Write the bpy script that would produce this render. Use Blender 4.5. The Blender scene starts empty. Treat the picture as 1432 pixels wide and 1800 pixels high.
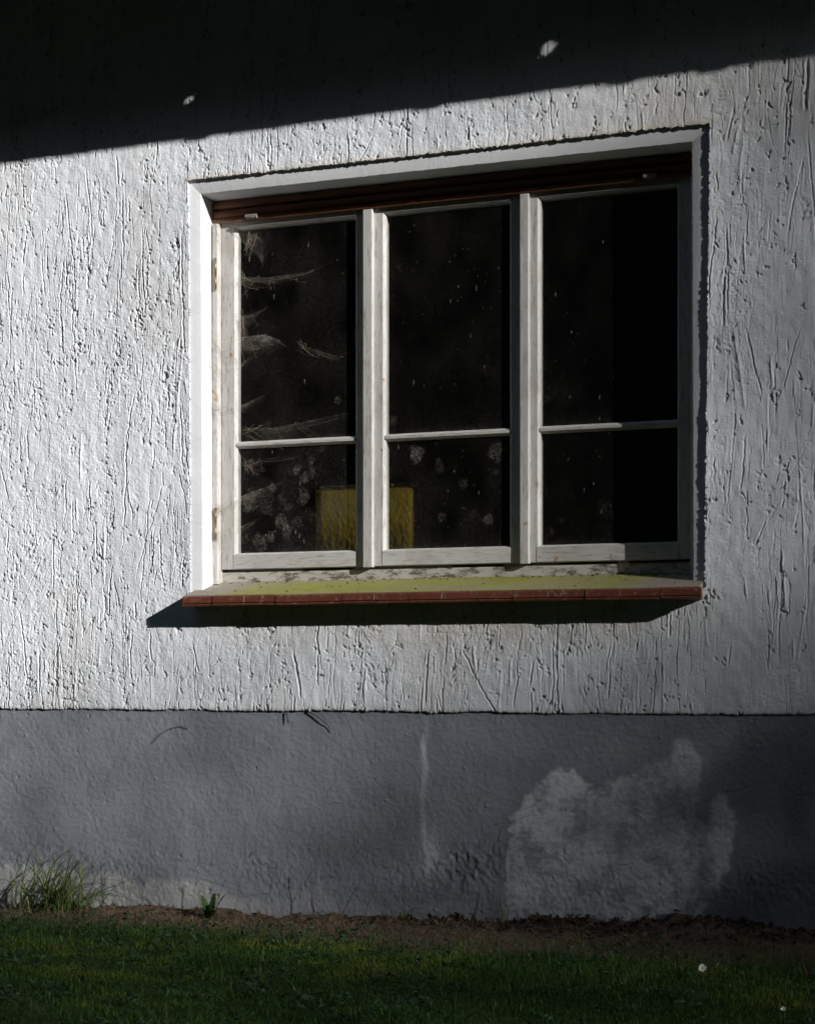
import bpy, bmesh, math, random
import numpy as np
from mathutils import Vector, Matrix
R = math.radians
rng = np.random.default_rng(7)
random.seed(7)
scene = bpy.context.scene

# ------------------------------------------------------------------ camera, sky, sun, exposure
F = 2900.0
YAW = math.atan(F / 8290.0)
ZC = F / 470.0
CAM = Vector((ZC * math.sin(YAW), -ZC * math.cos(YAW), 0.90))
cd = bpy.data.cameras.new("camera")
cam = bpy.data.objects.new("camera", cd)
scene.collection.objects.link(cam)
cam.location = CAM
cam.rotation_euler = (R(90), 0, YAW)
cd.sensor_fit = 'VERTICAL'
cd.sensor_height = 24.0
cd.lens = F / 1800.0 * 24.0
cd.shift_y = (1187 - 900) / 1800.0
cd.clip_start = 0.05
cd.clip_end = 2000
scene.camera = cam

SUN = Vector((2.375, -1.0, 0.936)).normalized()          # from the wall towards the sun
SUN_EL = math.asin(SUN.z)
SUN_AZ = math.atan2(SUN.x, SUN.y)
world = bpy.data.worlds.new("World")
scene.world = world
world.use_nodes = True
wn = world.node_tree.nodes
wl = world.node_tree.links
bg = wn["Background"]
sky = wn.new("ShaderNodeTexSky")
sky.sky_type = 'NISHITA'
sky.sun_disc = False
sky.sun_elevation = SUN_EL
sky.sun_rotation = SUN_AZ
wl.new(sky.outputs[0], bg.inputs[0])
bg.inputs[1].default_value = 0.11

sd = bpy.data.lights.new("sun", 'SUN')
sd.energy = 5.0
sd.angle = R(0.53)
sd.color = (1.0, 0.983, 0.960)
sun = bpy.data.objects.new("sun", sd)
scene.collection.objects.link(sun)
sun.rotation_euler = SUN.to_track_quat('Z', 'Y').to_euler()
sun.location = (8, -4, 6)

scene.view_settings.view_transform = 'Standard'
scene.view_settings.look = 'None'
scene.view_settings.gamma = 1
scene.view_settings.exposure = 0.6
scene.cycles.max_bounces = 6
scene.cycles.transparent_max_bounces = 16

# ------------------------------------------------------------------ shade from added unseen foliage (optical depths and sizes of its screens)
HX_T = [0, 0.02, .16, .7, 1.2, 1.6, 2.3, 3.0, 3.0]
VZ_T = [2.5, 2.2, 1.7, .68, .32, .10, .03, 0]
HFRONT = 9.2
ADDED_HEDGES = [("tall dark hedge facing the house front", (-13, -9.0), (13.0, -9.0), HFRONT, 1.6, 41),
          ("tall dark hedge closing the lawn on the left", (-9.5, -8.0), (-9.5, 0.5), 12.0, 1.6, 42),
          ("distant dark wood edge closing the view below the sun", (40, -62.0), (86, -8.0), 20.0, 6.0, 44),
          ("tall dark hedge running away from the house on the right", (7.5, -0.6), (26.0, -4.6), 12.0, 1.4, 43)]


# ------------------------------------------------------------------ helpers
def at(px, py, y):
    """the point of the photo's sight line that lies at depth y"""
    fw = Vector((-math.sin(YAW), math.cos(YAW), 0))
    rt = Vector((math.cos(YAW), math.sin(YAW), 0))
    d = fw + rt * ((px - 716) / F) + Vector((0, 0, 1)) * ((1187 - py) / F)
    return CAM + d * ((y - CAM.y) / d.y)


def link(o, parent=None):
    scene.collection.objects.link(o)
    if parent is not None:
        o.parent = parent
    return o


def tag(o, label=None, cat=None, group=None, kind=None):
    if label: o["label"] = label
    if cat: o["category"] = cat
    if group: o["group"] = group
    if kind: o["kind"] = kind
    return o


def empty(name, loc=(0, 0, 0)):
    o = bpy.data.objects.new(name, None)
    o.location = loc
    o.empty_display_size = 0.1
    return link(o)


def np_mesh(name, V, quads=None, tris=None, mat=None, parent=None, smooth=True, attrs=None):
    """mesh object from numpy arrays; attrs = {name: per-vertex float array}"""
    me = bpy.data.meshes.new(name)
    V = np.ascontiguousarray(V, dtype=np.float32)
    quads = np.zeros((0, 4), np.int32) if quads is None else np.asarray(quads, np.int32)
    tris = np.zeros((0, 3), np.int32) if tris is None else np.asarray(tris, np.int32)
    nq, nt = len(quads), len(tris)
    me.vertices.add(len(V))
    me.vertices.foreach_set("co", V.ravel())
    loops = np.concatenate([quads.ravel(), tris.ravel()]).astype(np.int32)
    me.loops.add(len(loops))
    me.loops.foreach_set("vertex_index", loops)
    me.polygons.add(nq + nt)
    st = np.concatenate([np.arange(nq) * 4, nq * 4 + np.arange(nt) * 3]).astype(np.int32)
    me.polygons.foreach_set("loop_start", st)
    me.polygons.foreach_set("use_smooth", np.full(nq + nt, smooth))
    me.update(calc_edges=True)
    if attrs:
        for k, a in attrs.items():
            at_ = me.attributes.new(k, 'FLOAT', 'POINT')
            at_.data.foreach_set("value", np.ascontiguousarray(a, np.float32).ravel())
    me.validate()
    if mat: me.materials.append(mat)
    return link(bpy.data.objects.new(name, me), parent)


class MB:
    """collects boxes, prisms, strips and tubes into one mesh"""
    def __init__(s):
        s.v, s.f, s.sm = [], [], []

    def add(s, vs, fs, smooth=False):
        n = len(s.v)
        s.v += [tuple(v) for v in vs]
        s.f += [tuple(i + n for i in f) for f in fs]
        s.sm += [smooth] * len(fs)

    def box(s, x0, x1, y0, y1, z0, z1):
        s.add([(x0, y0, z0), (x1, y0, z0), (x1, y1, z0), (x0, y1, z0),
               (x0, y0, z1), (x1, y0, z1), (x1, y1, z1), (x0, y1, z1)],
              [(0, 3, 2, 1), (4, 5, 6, 7), (0, 1, 5, 4), (1, 2, 6, 5), (2, 3, 7, 6), (3, 0, 4, 7)])

    def prism_x(s, prof, x0, x1, smooth=False):
        """profile in (y,z), extruded along x"""
        n = len(prof)
        s.add([(x0, y, z) for y, z in prof] + [(x1, y, z) for y, z in prof],
              [(i, (i + 1) % n, n + (i + 1) % n, n + i) for i in range(n)], smooth)
        s.add([(x0, y, z) for y, z in prof], [tuple(range(n))[::-1]])
        s.add([(x1, y, z) for y, z in prof], [tuple(range(n))])

    def prism_z(s, prof, z0, z1):
        n = len(prof)
        s.add([(x, y, z0) for x, y in prof] + [(x, y, z1) for x, y in prof],
              [(i, (i + 1) % n, n + (i + 1) % n, n + i) for i in range(n)] + [tuple(range(n))[::-1], tuple(range(n, 2 * n))])

    def tube(s, pts, rad, n=6, smooth=True):
        pts = [Vector(p) for p in pts]
        if not hasattr(rad, '__len__'): rad = [rad] * len(pts)
        vs = []
        for i, p in enumerate(pts):
            d = (pts[min(i + 1, len(pts) - 1)] - pts[max(i - 1, 0)]).normalized()
            a = d.orthogonal().normalized() if i == 0 else (a - d * a.dot(d)).normalized()
            b = d.cross(a)
            for k in range(n):
                t = 2 * math.pi * k / n
                vs.append(p + (a * math.cos(t) + b * math.sin(t)) * rad[i])
        fs = []
        for i in range(len(pts) - 1):
            for k in range(n):
                fs.append((i * n + k, i * n + (k + 1) % n, (i + 1) * n + (k + 1) % n, (i + 1) * n + k))
        fs.append(tuple(range(n))[::-1])
        fs.append(tuple(range((len(pts) - 1) * n, len(pts) * n)))
        s.add(vs, fs, smooth)

    def strip(s, pts, wid, side, keel=0.0, smooth=True):
        """a leaf blade: centre line pts, half widths wid, sideways vectors; a shallow keel gives it a fold"""
        vs, fs = [], []
        for p, w, sv in zip(pts, wid, side):
            p = Vector(p); sv = Vector(sv)
            vs += [p - sv * w, p + Vector((0, 0, -keel * w)), p + sv * w]
        for i in range(len(pts) - 1):
            a = i * 3
            fs += [(a, a + 1, a + 4, a + 3), (a + 1, a + 2, a + 5, a + 4)]
        s.add(vs, fs, smooth)

    def build(s, name, mat, parent=None, bevel=0.0, seg=2):
        me = bpy.data.meshes.new(name)
        me.from_pydata(s.v, [], s.f)
        me.polygons.foreach_set("use_smooth", s.sm)
        me.update()
        if bevel:
            bm = bmesh.new(); bm.from_mesh(me)
            bmesh.ops.bevel(bm, geom=[e for e in bm.edges if e.calc_face_angle(0) > 0.5], offset=bevel, segments=seg,
                            affect='EDGES', clamp_overlap=True)
            bm.to_mesh(me); bm.free()
        bm = bmesh.new(); bm.from_mesh(me)
        bmesh.ops.recalc_face_normals(bm, faces=bm.faces)
        bm.to_mesh(me); bm.free()
        if mat: me.materials.append(mat)
        return link(bpy.data.objects.new(name, me), parent)


def vnoise(nz, nx, cz, cx, r=None):
    """smooth value noise on an nz x nx grid with cells of cz x cx samples, about -1..1"""
    r = r or rng
    gz, gx = int(nz / cz) + 4, int(nx / cx) + 4
    g = r.uniform(-1, 1, (gz, gx)).astype(np.float32)
    z = np.arange(nz) / cz + r.uniform(0, 1); x = np.arange(nx) / cx + r.uniform(0, 1)
    zi, xi = z.astype(int), x.astype(int)
    zf, xf = z - zi, x - xi
    zf = (zf * zf * (3 - 2 * zf))[:, None]; xf = (xf * xf * (3 - 2 * xf))[None, :]
    a = g[np.ix_(zi, xi)]; b = g[np.ix_(zi, xi + 1)]; c = g[np.ix_(zi + 1, xi)]; d = g[np.ix_(zi + 1, xi + 1)]
    return (a * (1 - xf) + b * xf) * (1 - zf) + (c * (1 - xf) + d * xf) * zf


def blur(a, n):
    """box blur with radius n, three passes"""
    if n < 1: return a
    for _ in range(3):
        for ax in (0, 1):
            p = np.pad(a, [(n + 1, n) if k == ax else (0, 0) for k in (0, 1)], mode='edge')
            c = np.cumsum(p, axis=ax, dtype=np.float64)
            if ax == 0: a = (c[2 * n + 1:] - c[:-2 * n - 1]) / (2 * n + 1)
            else: a = (c[:, 2 * n + 1:] - c[:, :-2 * n - 1]) / (2 * n + 1)
    return a


def inside(poly, X, Z):
    m = np.zeros(X.shape, bool)
    n = len(poly)
    for i in range(n):
        x0, z0 = poly[i]; x1, z1 = poly[(i + 1) % n]
        c = ((z0 > Z) != (z1 > Z)) & (X < (x1 - x0) * (Z - z0) / ((z1 - z0) or 1e-9) + x0)
        m ^= c
    return m


def grid_quads(nz, nx, keep=None):
    idx = np.arange(nz * nx).reshape(nz, nx)
    q = np.stack([idx[:-1, :-1], idx[:-1, 1:], idx[1:, 1:], idx[1:, :-1]], -1)
    if keep is None: return q.reshape(-1, 4)
    return q[keep]


def S(a, b, x):
    t = np.clip((x - a) / (b - a), 0, 1)
    return t * t * (3 - 2 * t)


# ------------------------------------------------------------------ materials
class Mat:
    def __init__(s, name, col=(0.5, 0.5, 0.5), rough=0.8, spec=0.3):
        s.m = bpy.data.materials.new(name); s.m.use_nodes = True
        s.nt = s.m.node_tree; s.N = s.nt.nodes; s.L = s.nt.links
        s.p = s.N["Principled BSDF"]; s.out = s.N["Material Output"]
        s.p.inputs["Base Color"].default_value = (*col, 1)
        s.p.inputs["Roughness"].default_value = rough
        s.p.inputs["Specular IOR Level"].default_value = spec
        s._tc = None

    def co(s, scale=(1, 1, 1)):
        if s._tc is None: s._tc = s.N.new("ShaderNodeTexCoord")
        mp = s.N.new("ShaderNodeMapping"); mp.inputs["Scale"].default_value = scale
        s.L.new(s._tc.outputs["Object"], mp.inputs[0]); return mp.outputs[0]

    def noise(s, scale, detail=4, rough=0.55, stretch=(1, 1, 1), dist=0.0):
        n = s.N.new("ShaderNodeTexNoise")
        n.inputs["Scale"].default_value = scale; n.inputs["Detail"].default_value = detail
        n.inputs["Roughness"].default_value = rough; n.inputs["Distortion"].default_value = dist
        s.L.new(s.co(stretch), n.inputs["Vector"]); return n.outputs[0]

    def voro(s, scale, stretch=(1, 1, 1), feature='F1'):
        n = s.N.new("ShaderNodeTexVoronoi"); n.feature = feature
        n.inputs["Scale"].default_value = scale
        s.L.new(s.co(stretch), n.inputs["Vector"]); return n.outputs[0]

    def ramp(s, fac, stops):
        r = s.N.new("ShaderNodeValToRGB"); e = r.color_ramp.elements
        while len(e) < len(stops): e.new(0.5)
        for el, (pos, c) in zip(e, stops):
            el.position = pos
            el.color = (*c, 1) if hasattr(c, '__len__') else (c, c, c, 1)
        s.L.new(fac, r.inputs[0]); return r.outputs[0]

    def mix(s, fac, a, b, blend='MIX'):
        m = s.N.new("ShaderNodeMix"); m.data_type = 'RGBA'; m.blend_type = blend
        for v, i in ((fac, 0), (a, 6), (b, 7)):
            if hasattr(v, 'is_linked'): s.L.new(v, m.inputs[i])
            elif hasattr(v, '__len__'): m.inputs[i].default_value = (*v, 1)
            else: m.inputs[i].default_value = v if i == 0 else (v, v, v, 1)
        return m.outputs[2]

    def math(s, op, a, b=0.0, clamp=False):
        m = s.N.new("ShaderNodeMath"); m.operation = op; m.use_clamp = clamp
        for v, i in ((a, 0), (b, 1)):
            if hasattr(v, 'is_linked'): s.L.new(v, m.inputs[i])
            else: m.inputs[i].default_value = v
        return m.outputs[0]

    def attr(s, name):
        a = s.N.new("ShaderNodeAttribute"); a.attribute_name = name; return a.outputs["Fac"]

    def color(s, out): s.L.new(out, s.p.inputs["Base Color"]); return s

    def roughness(s, out): s.L.new(out, s.p.inputs["Roughness"]); return s

    def bump(s, h, strength=0.5, dist=0.002, prev=None):
        b = s.N.new("ShaderNodeBump"); b.inputs["Strength"].default_value = strength
        b.inputs["Distance"].default_value = dist
        s.L.new(h, b.inputs["Height"])
        if prev: s.L.new(prev, b.inputs["Normal"])
        s.L.new(b.outputs[0], s.p.inputs["Normal"]); return b.outputs[0]


M = {}

# rough white plaster: attributes "dirt" (grime in the scratches) and "warm" (beige weathering)
m = Mat("rough_white_plaster", rough=0.92, spec=0.15)
c = m.mix(m.ramp(m.noise(2.2, 5), [(0.35, 0), (0.7, 1)]), (0.74, 0.765, 0.81), (0.82, 0.84, 0.875))
c = m.mix(m.math('MULTIPLY', m.attr("warm"), 0.8), c, (0.60, 0.545, 0.455))
c = m.mix(m.math('MULTIPLY', m.attr("dirt"), 0.75), c, (0.20, 0.185, 0.16))
c = m.mix(m.ramp(m.noise(95, 3, 0.7), [(0.66, 0), (0.78, 0.55)]), c, (0.36, 0.34, 0.31))
m.color(c)
b = m.bump(m.noise(420, 3, 0.7), 0.8, 0.0018)
m.bump(m.noise(200, 5, 0.7, (1, 1, 0.8)), 0.75, 0.0022, b)
M['plaster'] = m.m

# smooth painted render band round the window
m = Mat("smooth_white_render", rough=0.85, spec=0.2)
c = m.mix(m.noise(9, 5), (0.60, 0.605, 0.615), (0.70, 0.70, 0.705))
c = m.mix(m.ramp(m.noise(70, 3, 0.7), [(0.68, 0), (0.76, 0.6)]), c, (0.34, 0.31, 0.27))
m.color(c)
b = m.bump(m.noise(380, 2), 0.35, 0.0008)
m.bump(m.noise(90, 5, 0.65), 0.5, 0.002, b)
M['render'] = m.m

# grey plinth: attributes "patch" (paler repaired area), "stain" (damp dark), "chalk" (white bloom at the foot)
m = Mat("grey_plinth_render", rough=0.93, spec=0.12)
c = m.mix(m.ramp(m.noise(3.0, 6, 0.6), [(0.3, 0), (0.72, 1)]), (0.200, 0.218, 0.252), (0.285, 0.303, 0.338))
c = m.mix(m.attr("patch"), c, m.mix(m.noise(11, 5), (0.54, 0.565, 0.605), (0.72, 0.745, 0.78)))
c = m.mix(m.attr("chalk"), c, m.mix(m.noise(8, 4), (0.36, 0.36, 0.35), (0.52, 0.51, 0.49)))
c = m.mix(m.attr("stain"), c, (0.085, 0.085, 0.085))
c = m.mix(m.math('MULTIPLY', m.attr("dirt"), 0.9), c, (0.05, 0.045, 0.04))
m.color(c)
b = m.bump(m.noise(330, 3, 0.65), 0.6, 0.0014)
m.bump(m.noise(120, 5, 0.65), 0.45, 0.0025, b)
M['plinth'] = m.m

# old white window paint, worn along the grain, rust specks
def wood_paint(name, stretch):
    m = Mat(name, rough=0.62, spec=0.3)
    c = m.mix(m.noise(14, 5, 0.6, stretch), (0.38, 0.365, 0.345), (0.62, 0.605, 0.58))
    c = m.mix(m.ramp(m.noise(120, 4, 0.75, stretch), [(0.52, 0), (0.68, 0.8)]), c, (0.22, 0.19, 0.155))
    c = m.mix(m.ramp(m.noise(7, 6, 0.7), [(0.50, 0), (0.72, 0.55)]), c, (0.33, 0.285, 0.235))
    c = m.mix(m.ramp(m.noise(16, 3, 0.5), [(0.69, 0), (0.735, 0.85)]), c, (0.34, 0.155, 0.06))
    m.color(c)
    b = m.bump(m.noise(170, 4, 0.6, stretch), 0.35, 0.0012)
    m.bump(m.noise(500, 2), 0.2, 0.0006, b)
    return m.m
M['paint_v'] = wood_paint("worn_white_paint_upright", (1, 1, 0.12))
M['paint_h'] = wood_paint("worn_white_paint_level", (0.12, 1, 1))

m = Mat("dirty_white_paint", rough=0.8, spec=0.2)
c = m.mix(m.noise(10, 6, 0.65, (0.4, 1, 1)), (0.36, 0.33, 0.29), (0.60, 0.57, 0.53))
c = m.mix(m.ramp(m.noise(45, 5, 0.75, (0.35, 1, 1)), [(0.48, 0), (0.60, 0.9)]), c, (0.10, 0.075, 0.045))
m.color(c); m.bump(m.noise(90, 5, 0.7, (0.3, 1, 1)), 0.6, 0.002)
M['paint_dirty'] = m.m

m = Mat("brown_shutter", rough=0.5, spec=0.4)
m.color(m.mix(m.noise(30, 4, 0.6, (0.1, 1, 1)), (0.125, 0.043, 0.019), (0.20, 0.078, 0.036)))
m.bump(m.noise(60, 3, 0.6, (0.05, 1, 1)), 0.15, 0.001)
M['shutter'] = m.m

m = Mat("glazed_brown_tile", rough=0.28, spec=0.5)
c = m.mix(m.noise(22, 4), (0.105, 0.031, 0.018), (0.165, 0.054, 0.031))
c = m.mix(m.ramp(m.noise(75, 4, 0.7), [(0.56, 0), (0.72, 0.55)]), c, (0.42, 0.34, 0.29))
m.color(c); m.bump(m.noise(50, 3), 0.12, 0.001)
m.roughness(m.ramp(m.noise(30, 4), [(0.3, 0.22), (0.7, 0.55)]))
M['tile'] = m.m

# top of the sill: yellow-green algae in the middle, grey dust towards the ends
m = Mat("algae_sill", rough=0.75, spec=0.2)
sx = m.N.new("ShaderNodeSeparateXYZ"); m.L.new(m.co(), sx.inputs[0])
wob = m.math('MULTIPLY', m.math('SUBTRACT', m.noise(7, 4), 0.5), 0.16)
xw = m.math('ADD', m.math('ADD', sx.outputs[0], wob), m.math('MULTIPLY', sx.outputs[1], -0.6))
mask = m.math('MULTIPLY', m.ramp(m.math('MULTIPLY', m.math('ADD', xw, 0.80), 6.0, True), [(0.25, 0), (0.75, 1)]),
              m.ramp(m.math('MULTIPLY', m.math('SUBTRACT', 0.98, xw), 5.0, True), [(0.15, 0), (0.8, 1)]))
mask = m.math('MULTIPLY', mask, m.ramp(m.noise(6, 5, 0.6, (0.5, 1.5, 1)), [(0.30, 0.35), (0.55, 1)]))
c = m.mix(mask, m.mix(m.noise(20, 5), (0.24, 0.205, 0.165), (0.36, 0.32, 0.27)), m.mix(m.noise(18, 4), (0.22, 0.225, 0.050), (0.335, 0.33, 0.085)))
c = m.mix(m.ramp(m.noise(55, 4, 0.7), [(0.60, 0), (0.72, 0.7)]), c, (0.17, 0.12, 0.08))
m.color(c); m.bump(m.noise(120, 4), 0.3, 0.001)
M['sill'] = m.m

m = Mat("mortar", (0.38, 0.35, 0.31), 0.95, 0.1); m.bump(m.noise(200, 3), 0.5, 0.001); M['mortar'] = m.m
m = Mat("brass", (0.50, 0.30, 0.10), 0.45, 0.5); m.p.inputs["Metallic"].default_value = 0.7
m.color(m.mix(m.noise(60, 4), (0.16, 0.085, 0.04), (0.42, 0.30, 0.17))); M['brass'] = m.m
m = Mat("grey_plastic", (0.35, 0.33, 0.30), 0.6, 0.3); m.color(m.mix(m.noise(90, 3), (0.13, 0.12, 0.105), (0.27, 0.25, 0.22))); M['stop'] = m.m
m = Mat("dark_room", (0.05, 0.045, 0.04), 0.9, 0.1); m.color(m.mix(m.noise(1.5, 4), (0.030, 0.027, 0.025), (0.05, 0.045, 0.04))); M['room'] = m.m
m = Mat("masonry", (0.30, 0.28, 0.26), 0.95, 0.1); m.bump(m.noise(30, 4), 0.4, 0.01); M['masonry'] = m.m
m = Mat("eave_board", (0.09, 0.07, 0.055), 0.8, 0.2); m.color(m.mix(m.noise(8, 4, 0.6, (0.1, 1, 1)), (0.06, 0.045, 0.035), (0.12, 0.09, 0.07))); M['eave'] = m.m

# dusty glass: attribute "dust" is how much grime lies on the pane
m = Mat("dusty_glass")
N, L = m.N, m.L
tr = N.new("ShaderNodeBsdfTransparent"); tr.inputs[0].default_value = (0.80, 0.83, 0.82, 1)
gl = N.new("ShaderNodeBsdfGlossy"); gl.inputs["Roughness"].default_value = 0.03
gl.inputs[0].default_value = (1, 1, 1, 1)
bw = N.new("ShaderNodeBump"); bw.inputs["Strength"].default_value = 0.05; bw.inputs["Distance"].default_value = 0.01
L.new(m.noise(3, 2), bw.inputs["Height"]); L.new(bw.outputs[0], gl.inputs["Normal"])
fr = N.new("ShaderNodeFresnel"); ge = N.new("ShaderNodeNewGeometry")
L.new(m.math('SUBTRACT', 1.45, m.math('MULTIPLY', ge.outputs['Backfacing'], 1.45 - 1 / 1.45)), fr.inputs[0])
mx = N.new("ShaderNodeMixShader"); L.new(fr.outputs[0], mx.inputs[0]); L.new(tr.outputs[0], mx.inputs[1]); L.new(gl.outputs[0], mx.inputs[2])
df = N.new("ShaderNodeBsdfDiffuse"); df.inputs[0].default_value = (0.50, 0.46, 0.40, 1)
lace = m.ramp(m.noise(140, 4, 0.75), [(0.40, 0.04), (0.68, 0.8)])
d2 = m.math('MULTIPLY', m.attr("dust"), lace, True)
film = m.math('MULTIPLY', m.ramp(m.noise(8, 6, 0.65, (1, 1, 0.6)), [(0.35, 0.2), (0.75, 1)]), 0.016)
mx2 = N.new("ShaderNodeMixShader"); L.new(m.math('ADD', d2, film, True), mx2.inputs[0])
L.new(mx.outputs[0], mx2.inputs[1]); L.new(df.outputs[0], mx2.inputs[2]); L.new(mx2.outputs[0], m.out.inputs[0])
M['glass'] = m.m

# cobweb sheet: attribute "web" is its density, streaked along the threads
m = Mat("cobweb_silk")
N, L = m.N, m.L
tr = N.new("ShaderNodeBsdfTransparent")
df = N.new("ShaderNodeBsdfDiffuse"); df.inputs[0].default_value = (0.62, 0.56, 0.49, 1)
tl = N.new("ShaderNodeBsdfTranslucent"); tl.inputs[0].default_value = (0.62, 0.56, 0.49, 1)
mm = N.new("ShaderNodeMixShader"); mm.inputs[0].default_value = 0.4
L.new(df.outputs[0], mm.inputs[1]); L.new(tl.outputs[0], mm.inputs[2])
mx = N.new("ShaderNodeMixShader")
fz = m.math('MULTIPLY', m.attr("web"), m.math('MULTIPLY', m.ramp(m.noise(160, 5, 0.8, (0.7, 1, 1)), [(0.40, 0.12), (0.62, 1)]), m.ramp(m.noise(38, 4, 0.7), [(0.35, 0.35), (0.62, 1.3)])), True)
L.new(fz, mx.inputs[0]); L.new(tr.outputs[0], mx.inputs[1]); L.new(mm.outputs[0], mx.inputs[2]); L.new(mx.outputs[0], m.out.inputs[0])
M['web'] = m.m
m = Mat("silk_thread", (0.30, 0.235, 0.175), 0.8, 0.2); M['thread'] = m.m

m = Mat("yellow_hammered_glass", rough=0.18, spec=0.5)
m.color(m.mix(m.noise(20, 4), (0.11, 0.075, 0.010), (0.22, 0.150, 0.022)))
m.p.inputs["Subsurface Weight"].default_value = 0.85; m.p.inputs["Subsurface Radius"].default_value = (1.0, 0.75, 0.2); m.p.inputs["Subsurface Scale"].default_value = 0.05
v = m.voro(75, (1, 1, 0.6), 'SMOOTH_F1')
b = m.bump(v, 0.7, 0.008)
m.bump(m.noise(45, 3, 0.5, (1, 1, 0.4)), 0.5, 0.010, b)
M['yellow'] = m.m

# ground
m = Mat("dry_soil", rough=0.97, spec=0.05)
c = m.mix(m.noise(14, 6, 0.65), (0.075, 0.053, 0.038), (0.17, 0.125, 0.092))
c = m.mix(m.ramp(m.noise(120, 4, 0.7), [(0.55, 0), (0.75, 0.8)]), c, (0.22, 0.18, 0.14))
moss = m.mix(m.noise(30, 6, 0.7), (0.016, 0.034, 0.010), (0.048, 0.080, 0.016))
c = m.mix(m.math('MULTIPLY', m.attr("moss"), m.ramp(m.noise(22, 5, 0.7), [(0.30, 0.35), (0.5, 1)])), c, moss)
m.color(c)
b = m.bump(m.noise(220, 4, 0.7), 0.8, 0.004)
m.bump(m.noise(45, 5, 0.7), 0.8, 0.012, b)
M['soil'] = m.m


def leafmat(name, c0, c1, c2, trans=0.25, rough=0.55):
    """leaf colour varied by the attribute "tone" (0..1)"""
    m = Mat(name, rough=rough, spec=0.25)
    c = m.ramp(m.attr("tone"), [(0.0, c0), (0.55, c1), (1.0, c2)])
    m.color(c)
    t = m.N.new("ShaderNodeBsdfTranslucent"); m.L.new(c, t.inputs[0])
    x = m.N.new("ShaderNodeMixShader"); x.inputs[0].default_value = trans
    m.L.new(m.p.outputs[0], x.inputs[1]); m.L.new(t.outputs[0], x.inputs[2]); m.L.new(x.outputs[0], m.out.inputs[0])
    return m.m
M['grass'] = leafmat("lawn_green", (0.017, 0.046, 0.012), (0.046, 0.105, 0.014), (0.130, 0.165, 0.024))
M['clover'] = leafmat("clover_green", (0.022, 0.050, 0.026), (0.035, 0.070, 0.030), (0.055, 0.095, 0.035))
M['tuft'] = leafmat("tuft_green", (0.050, 0.090, 0.022), (0.10, 0.16, 0.040), (0.24, 0.23, 0.085))
M['weed'] = leafmat("weed_green", (0.030, 0.065, 0.016), (0.050, 0.095, 0.022), (0.08, 0.13, 0.035))
M['added_crown'] = leafmat("added_crown_green", (0.035, 0.06, 0.02), (0.05, 0.08, 0.025), (0.07, 0.10, 0.03))
M['litter'] = leafmat("dead_leaf_brown", (0.050, 0.032, 0.022), (0.105, 0.066, 0.042), (0.20, 0.145, 0.10), 0.1, 0.8)
m = Mat("dry_stem", (0.085, 0.06, 0.04), 0.85, 0.15); M['stem'] = m.m
m = Mat("dark_root", (0.035, 0.026, 0.02), 0.9, 0.1); M['root'] = m.m
m = Mat("petal_white", (0.80, 0.80, 0.78), 0.6, 0.2); M['petal'] = m.m
m = Mat("pollen_yellow", (0.62, 0.42, 0.04), 0.8, 0.2); M['pollen'] = m.m
m = Mat("bark", (0.07, 0.055, 0.04), 0.95, 0.1); m.bump(m.noise(12, 5, 0.7, (1, 1, 0.2)), 0.8, 0.05); M['bark'] = m.m

# ================================================================== THE HOUSE
house = empty("house", (0, 0, 0))
tag(house, "white rough-plastered house front with grey plinth and a dirty three-light window", "house")

# ---------- rough plaster wall, displaced geometry
STEP = 0.0025
XA, XB, ZA, ZB = -2.02, 1.80, 0.763, 3.72
nx = int((XB - XA) / STEP) + 1
nz = int((ZB - ZA) / STEP) + 1
xs = XA + np.arange(nx) * STEP
zs = ZA + np.arange(nz) * STEP
mmx = 1.0 / STEP * 0.001          # samples per millimetre
def vn(cz_mm, cx_mm): return vnoise(nz, nx, cz_mm * mmx, cx_mm * mmx)
X, Z = np.meshgrid(xs, zs)
rough_area = np.clip(0.55 + 0.45 * vn(260, 200) + 0.25 * (0.3 - X) / 1.5, 0.15, 1.1)     # heavier on the left
H = 0.0018 * vn(190, 150)
H += 0.0009 * vn(34, 26)
H += 0.00022 * vn(70, 7)
g1 = vn(9, 8); g2 = vn(6, 6); g3 = vn(16, 11)
g4 = vn(5, 4.5)
H += rough_area * (0.00035 * g1 + 0.00045 * g2 + 0.00030 * g3 + 0.00045 * g4)
# crumbly patches: little torn pits
pit = np.clip(vn(15, 9) * 0.6 + vn(7, 7) * 0.5 + 0.5 * vn(90, 40) - 0.50, 0, 1)
H -= rough_area * 0.0060 * np.minimum(pit, 0.42)
dirt = rough_area * np.minimum(pit, 0.5) * 0.9


def stroke(H, x0, z0, L, slope, w, d, lip, wand, rag=0.0, D=None):
    """one trowel scratch dragged down the wall: groove d deep with a raised lip on its sides"""
    n = max(4, int(L / STEP)); k0 = int((z0 - ZA) / STEP)
    off = np.cumsum(rng.normal(0, wand, n)) * STEP
    half = int(4 * w / STEP) + 2
    for i in range(n):
        k = k0 - i
        if k < 0 or k >= nz: continue
        x = x0 - slope * i * STEP + off[i]
        c0 = int((x - XA) / STEP)
        a, b = max(0, c0 - half), min(nx, c0 + half + 1)
        if a >= b: continue
        t = (xs[a:b] - x) / w
        e = min(1.0, i / (0.15 * n + 1), (n - i) / (0.12 * n + 1))
        e *= 1 - rag * rng.random()
        H[k, a:b] += e * (-d * np.exp(-t * t * 1.2) + lip * (np.exp(-(t - 2.0) ** 2 * 1.5) + np.exp(-(t + 2.0) ** 2 * 1.5)))
        if D is not None: D[k, a:b] += e * 0.7 * np.exp(-t * t * 1.6)


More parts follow.
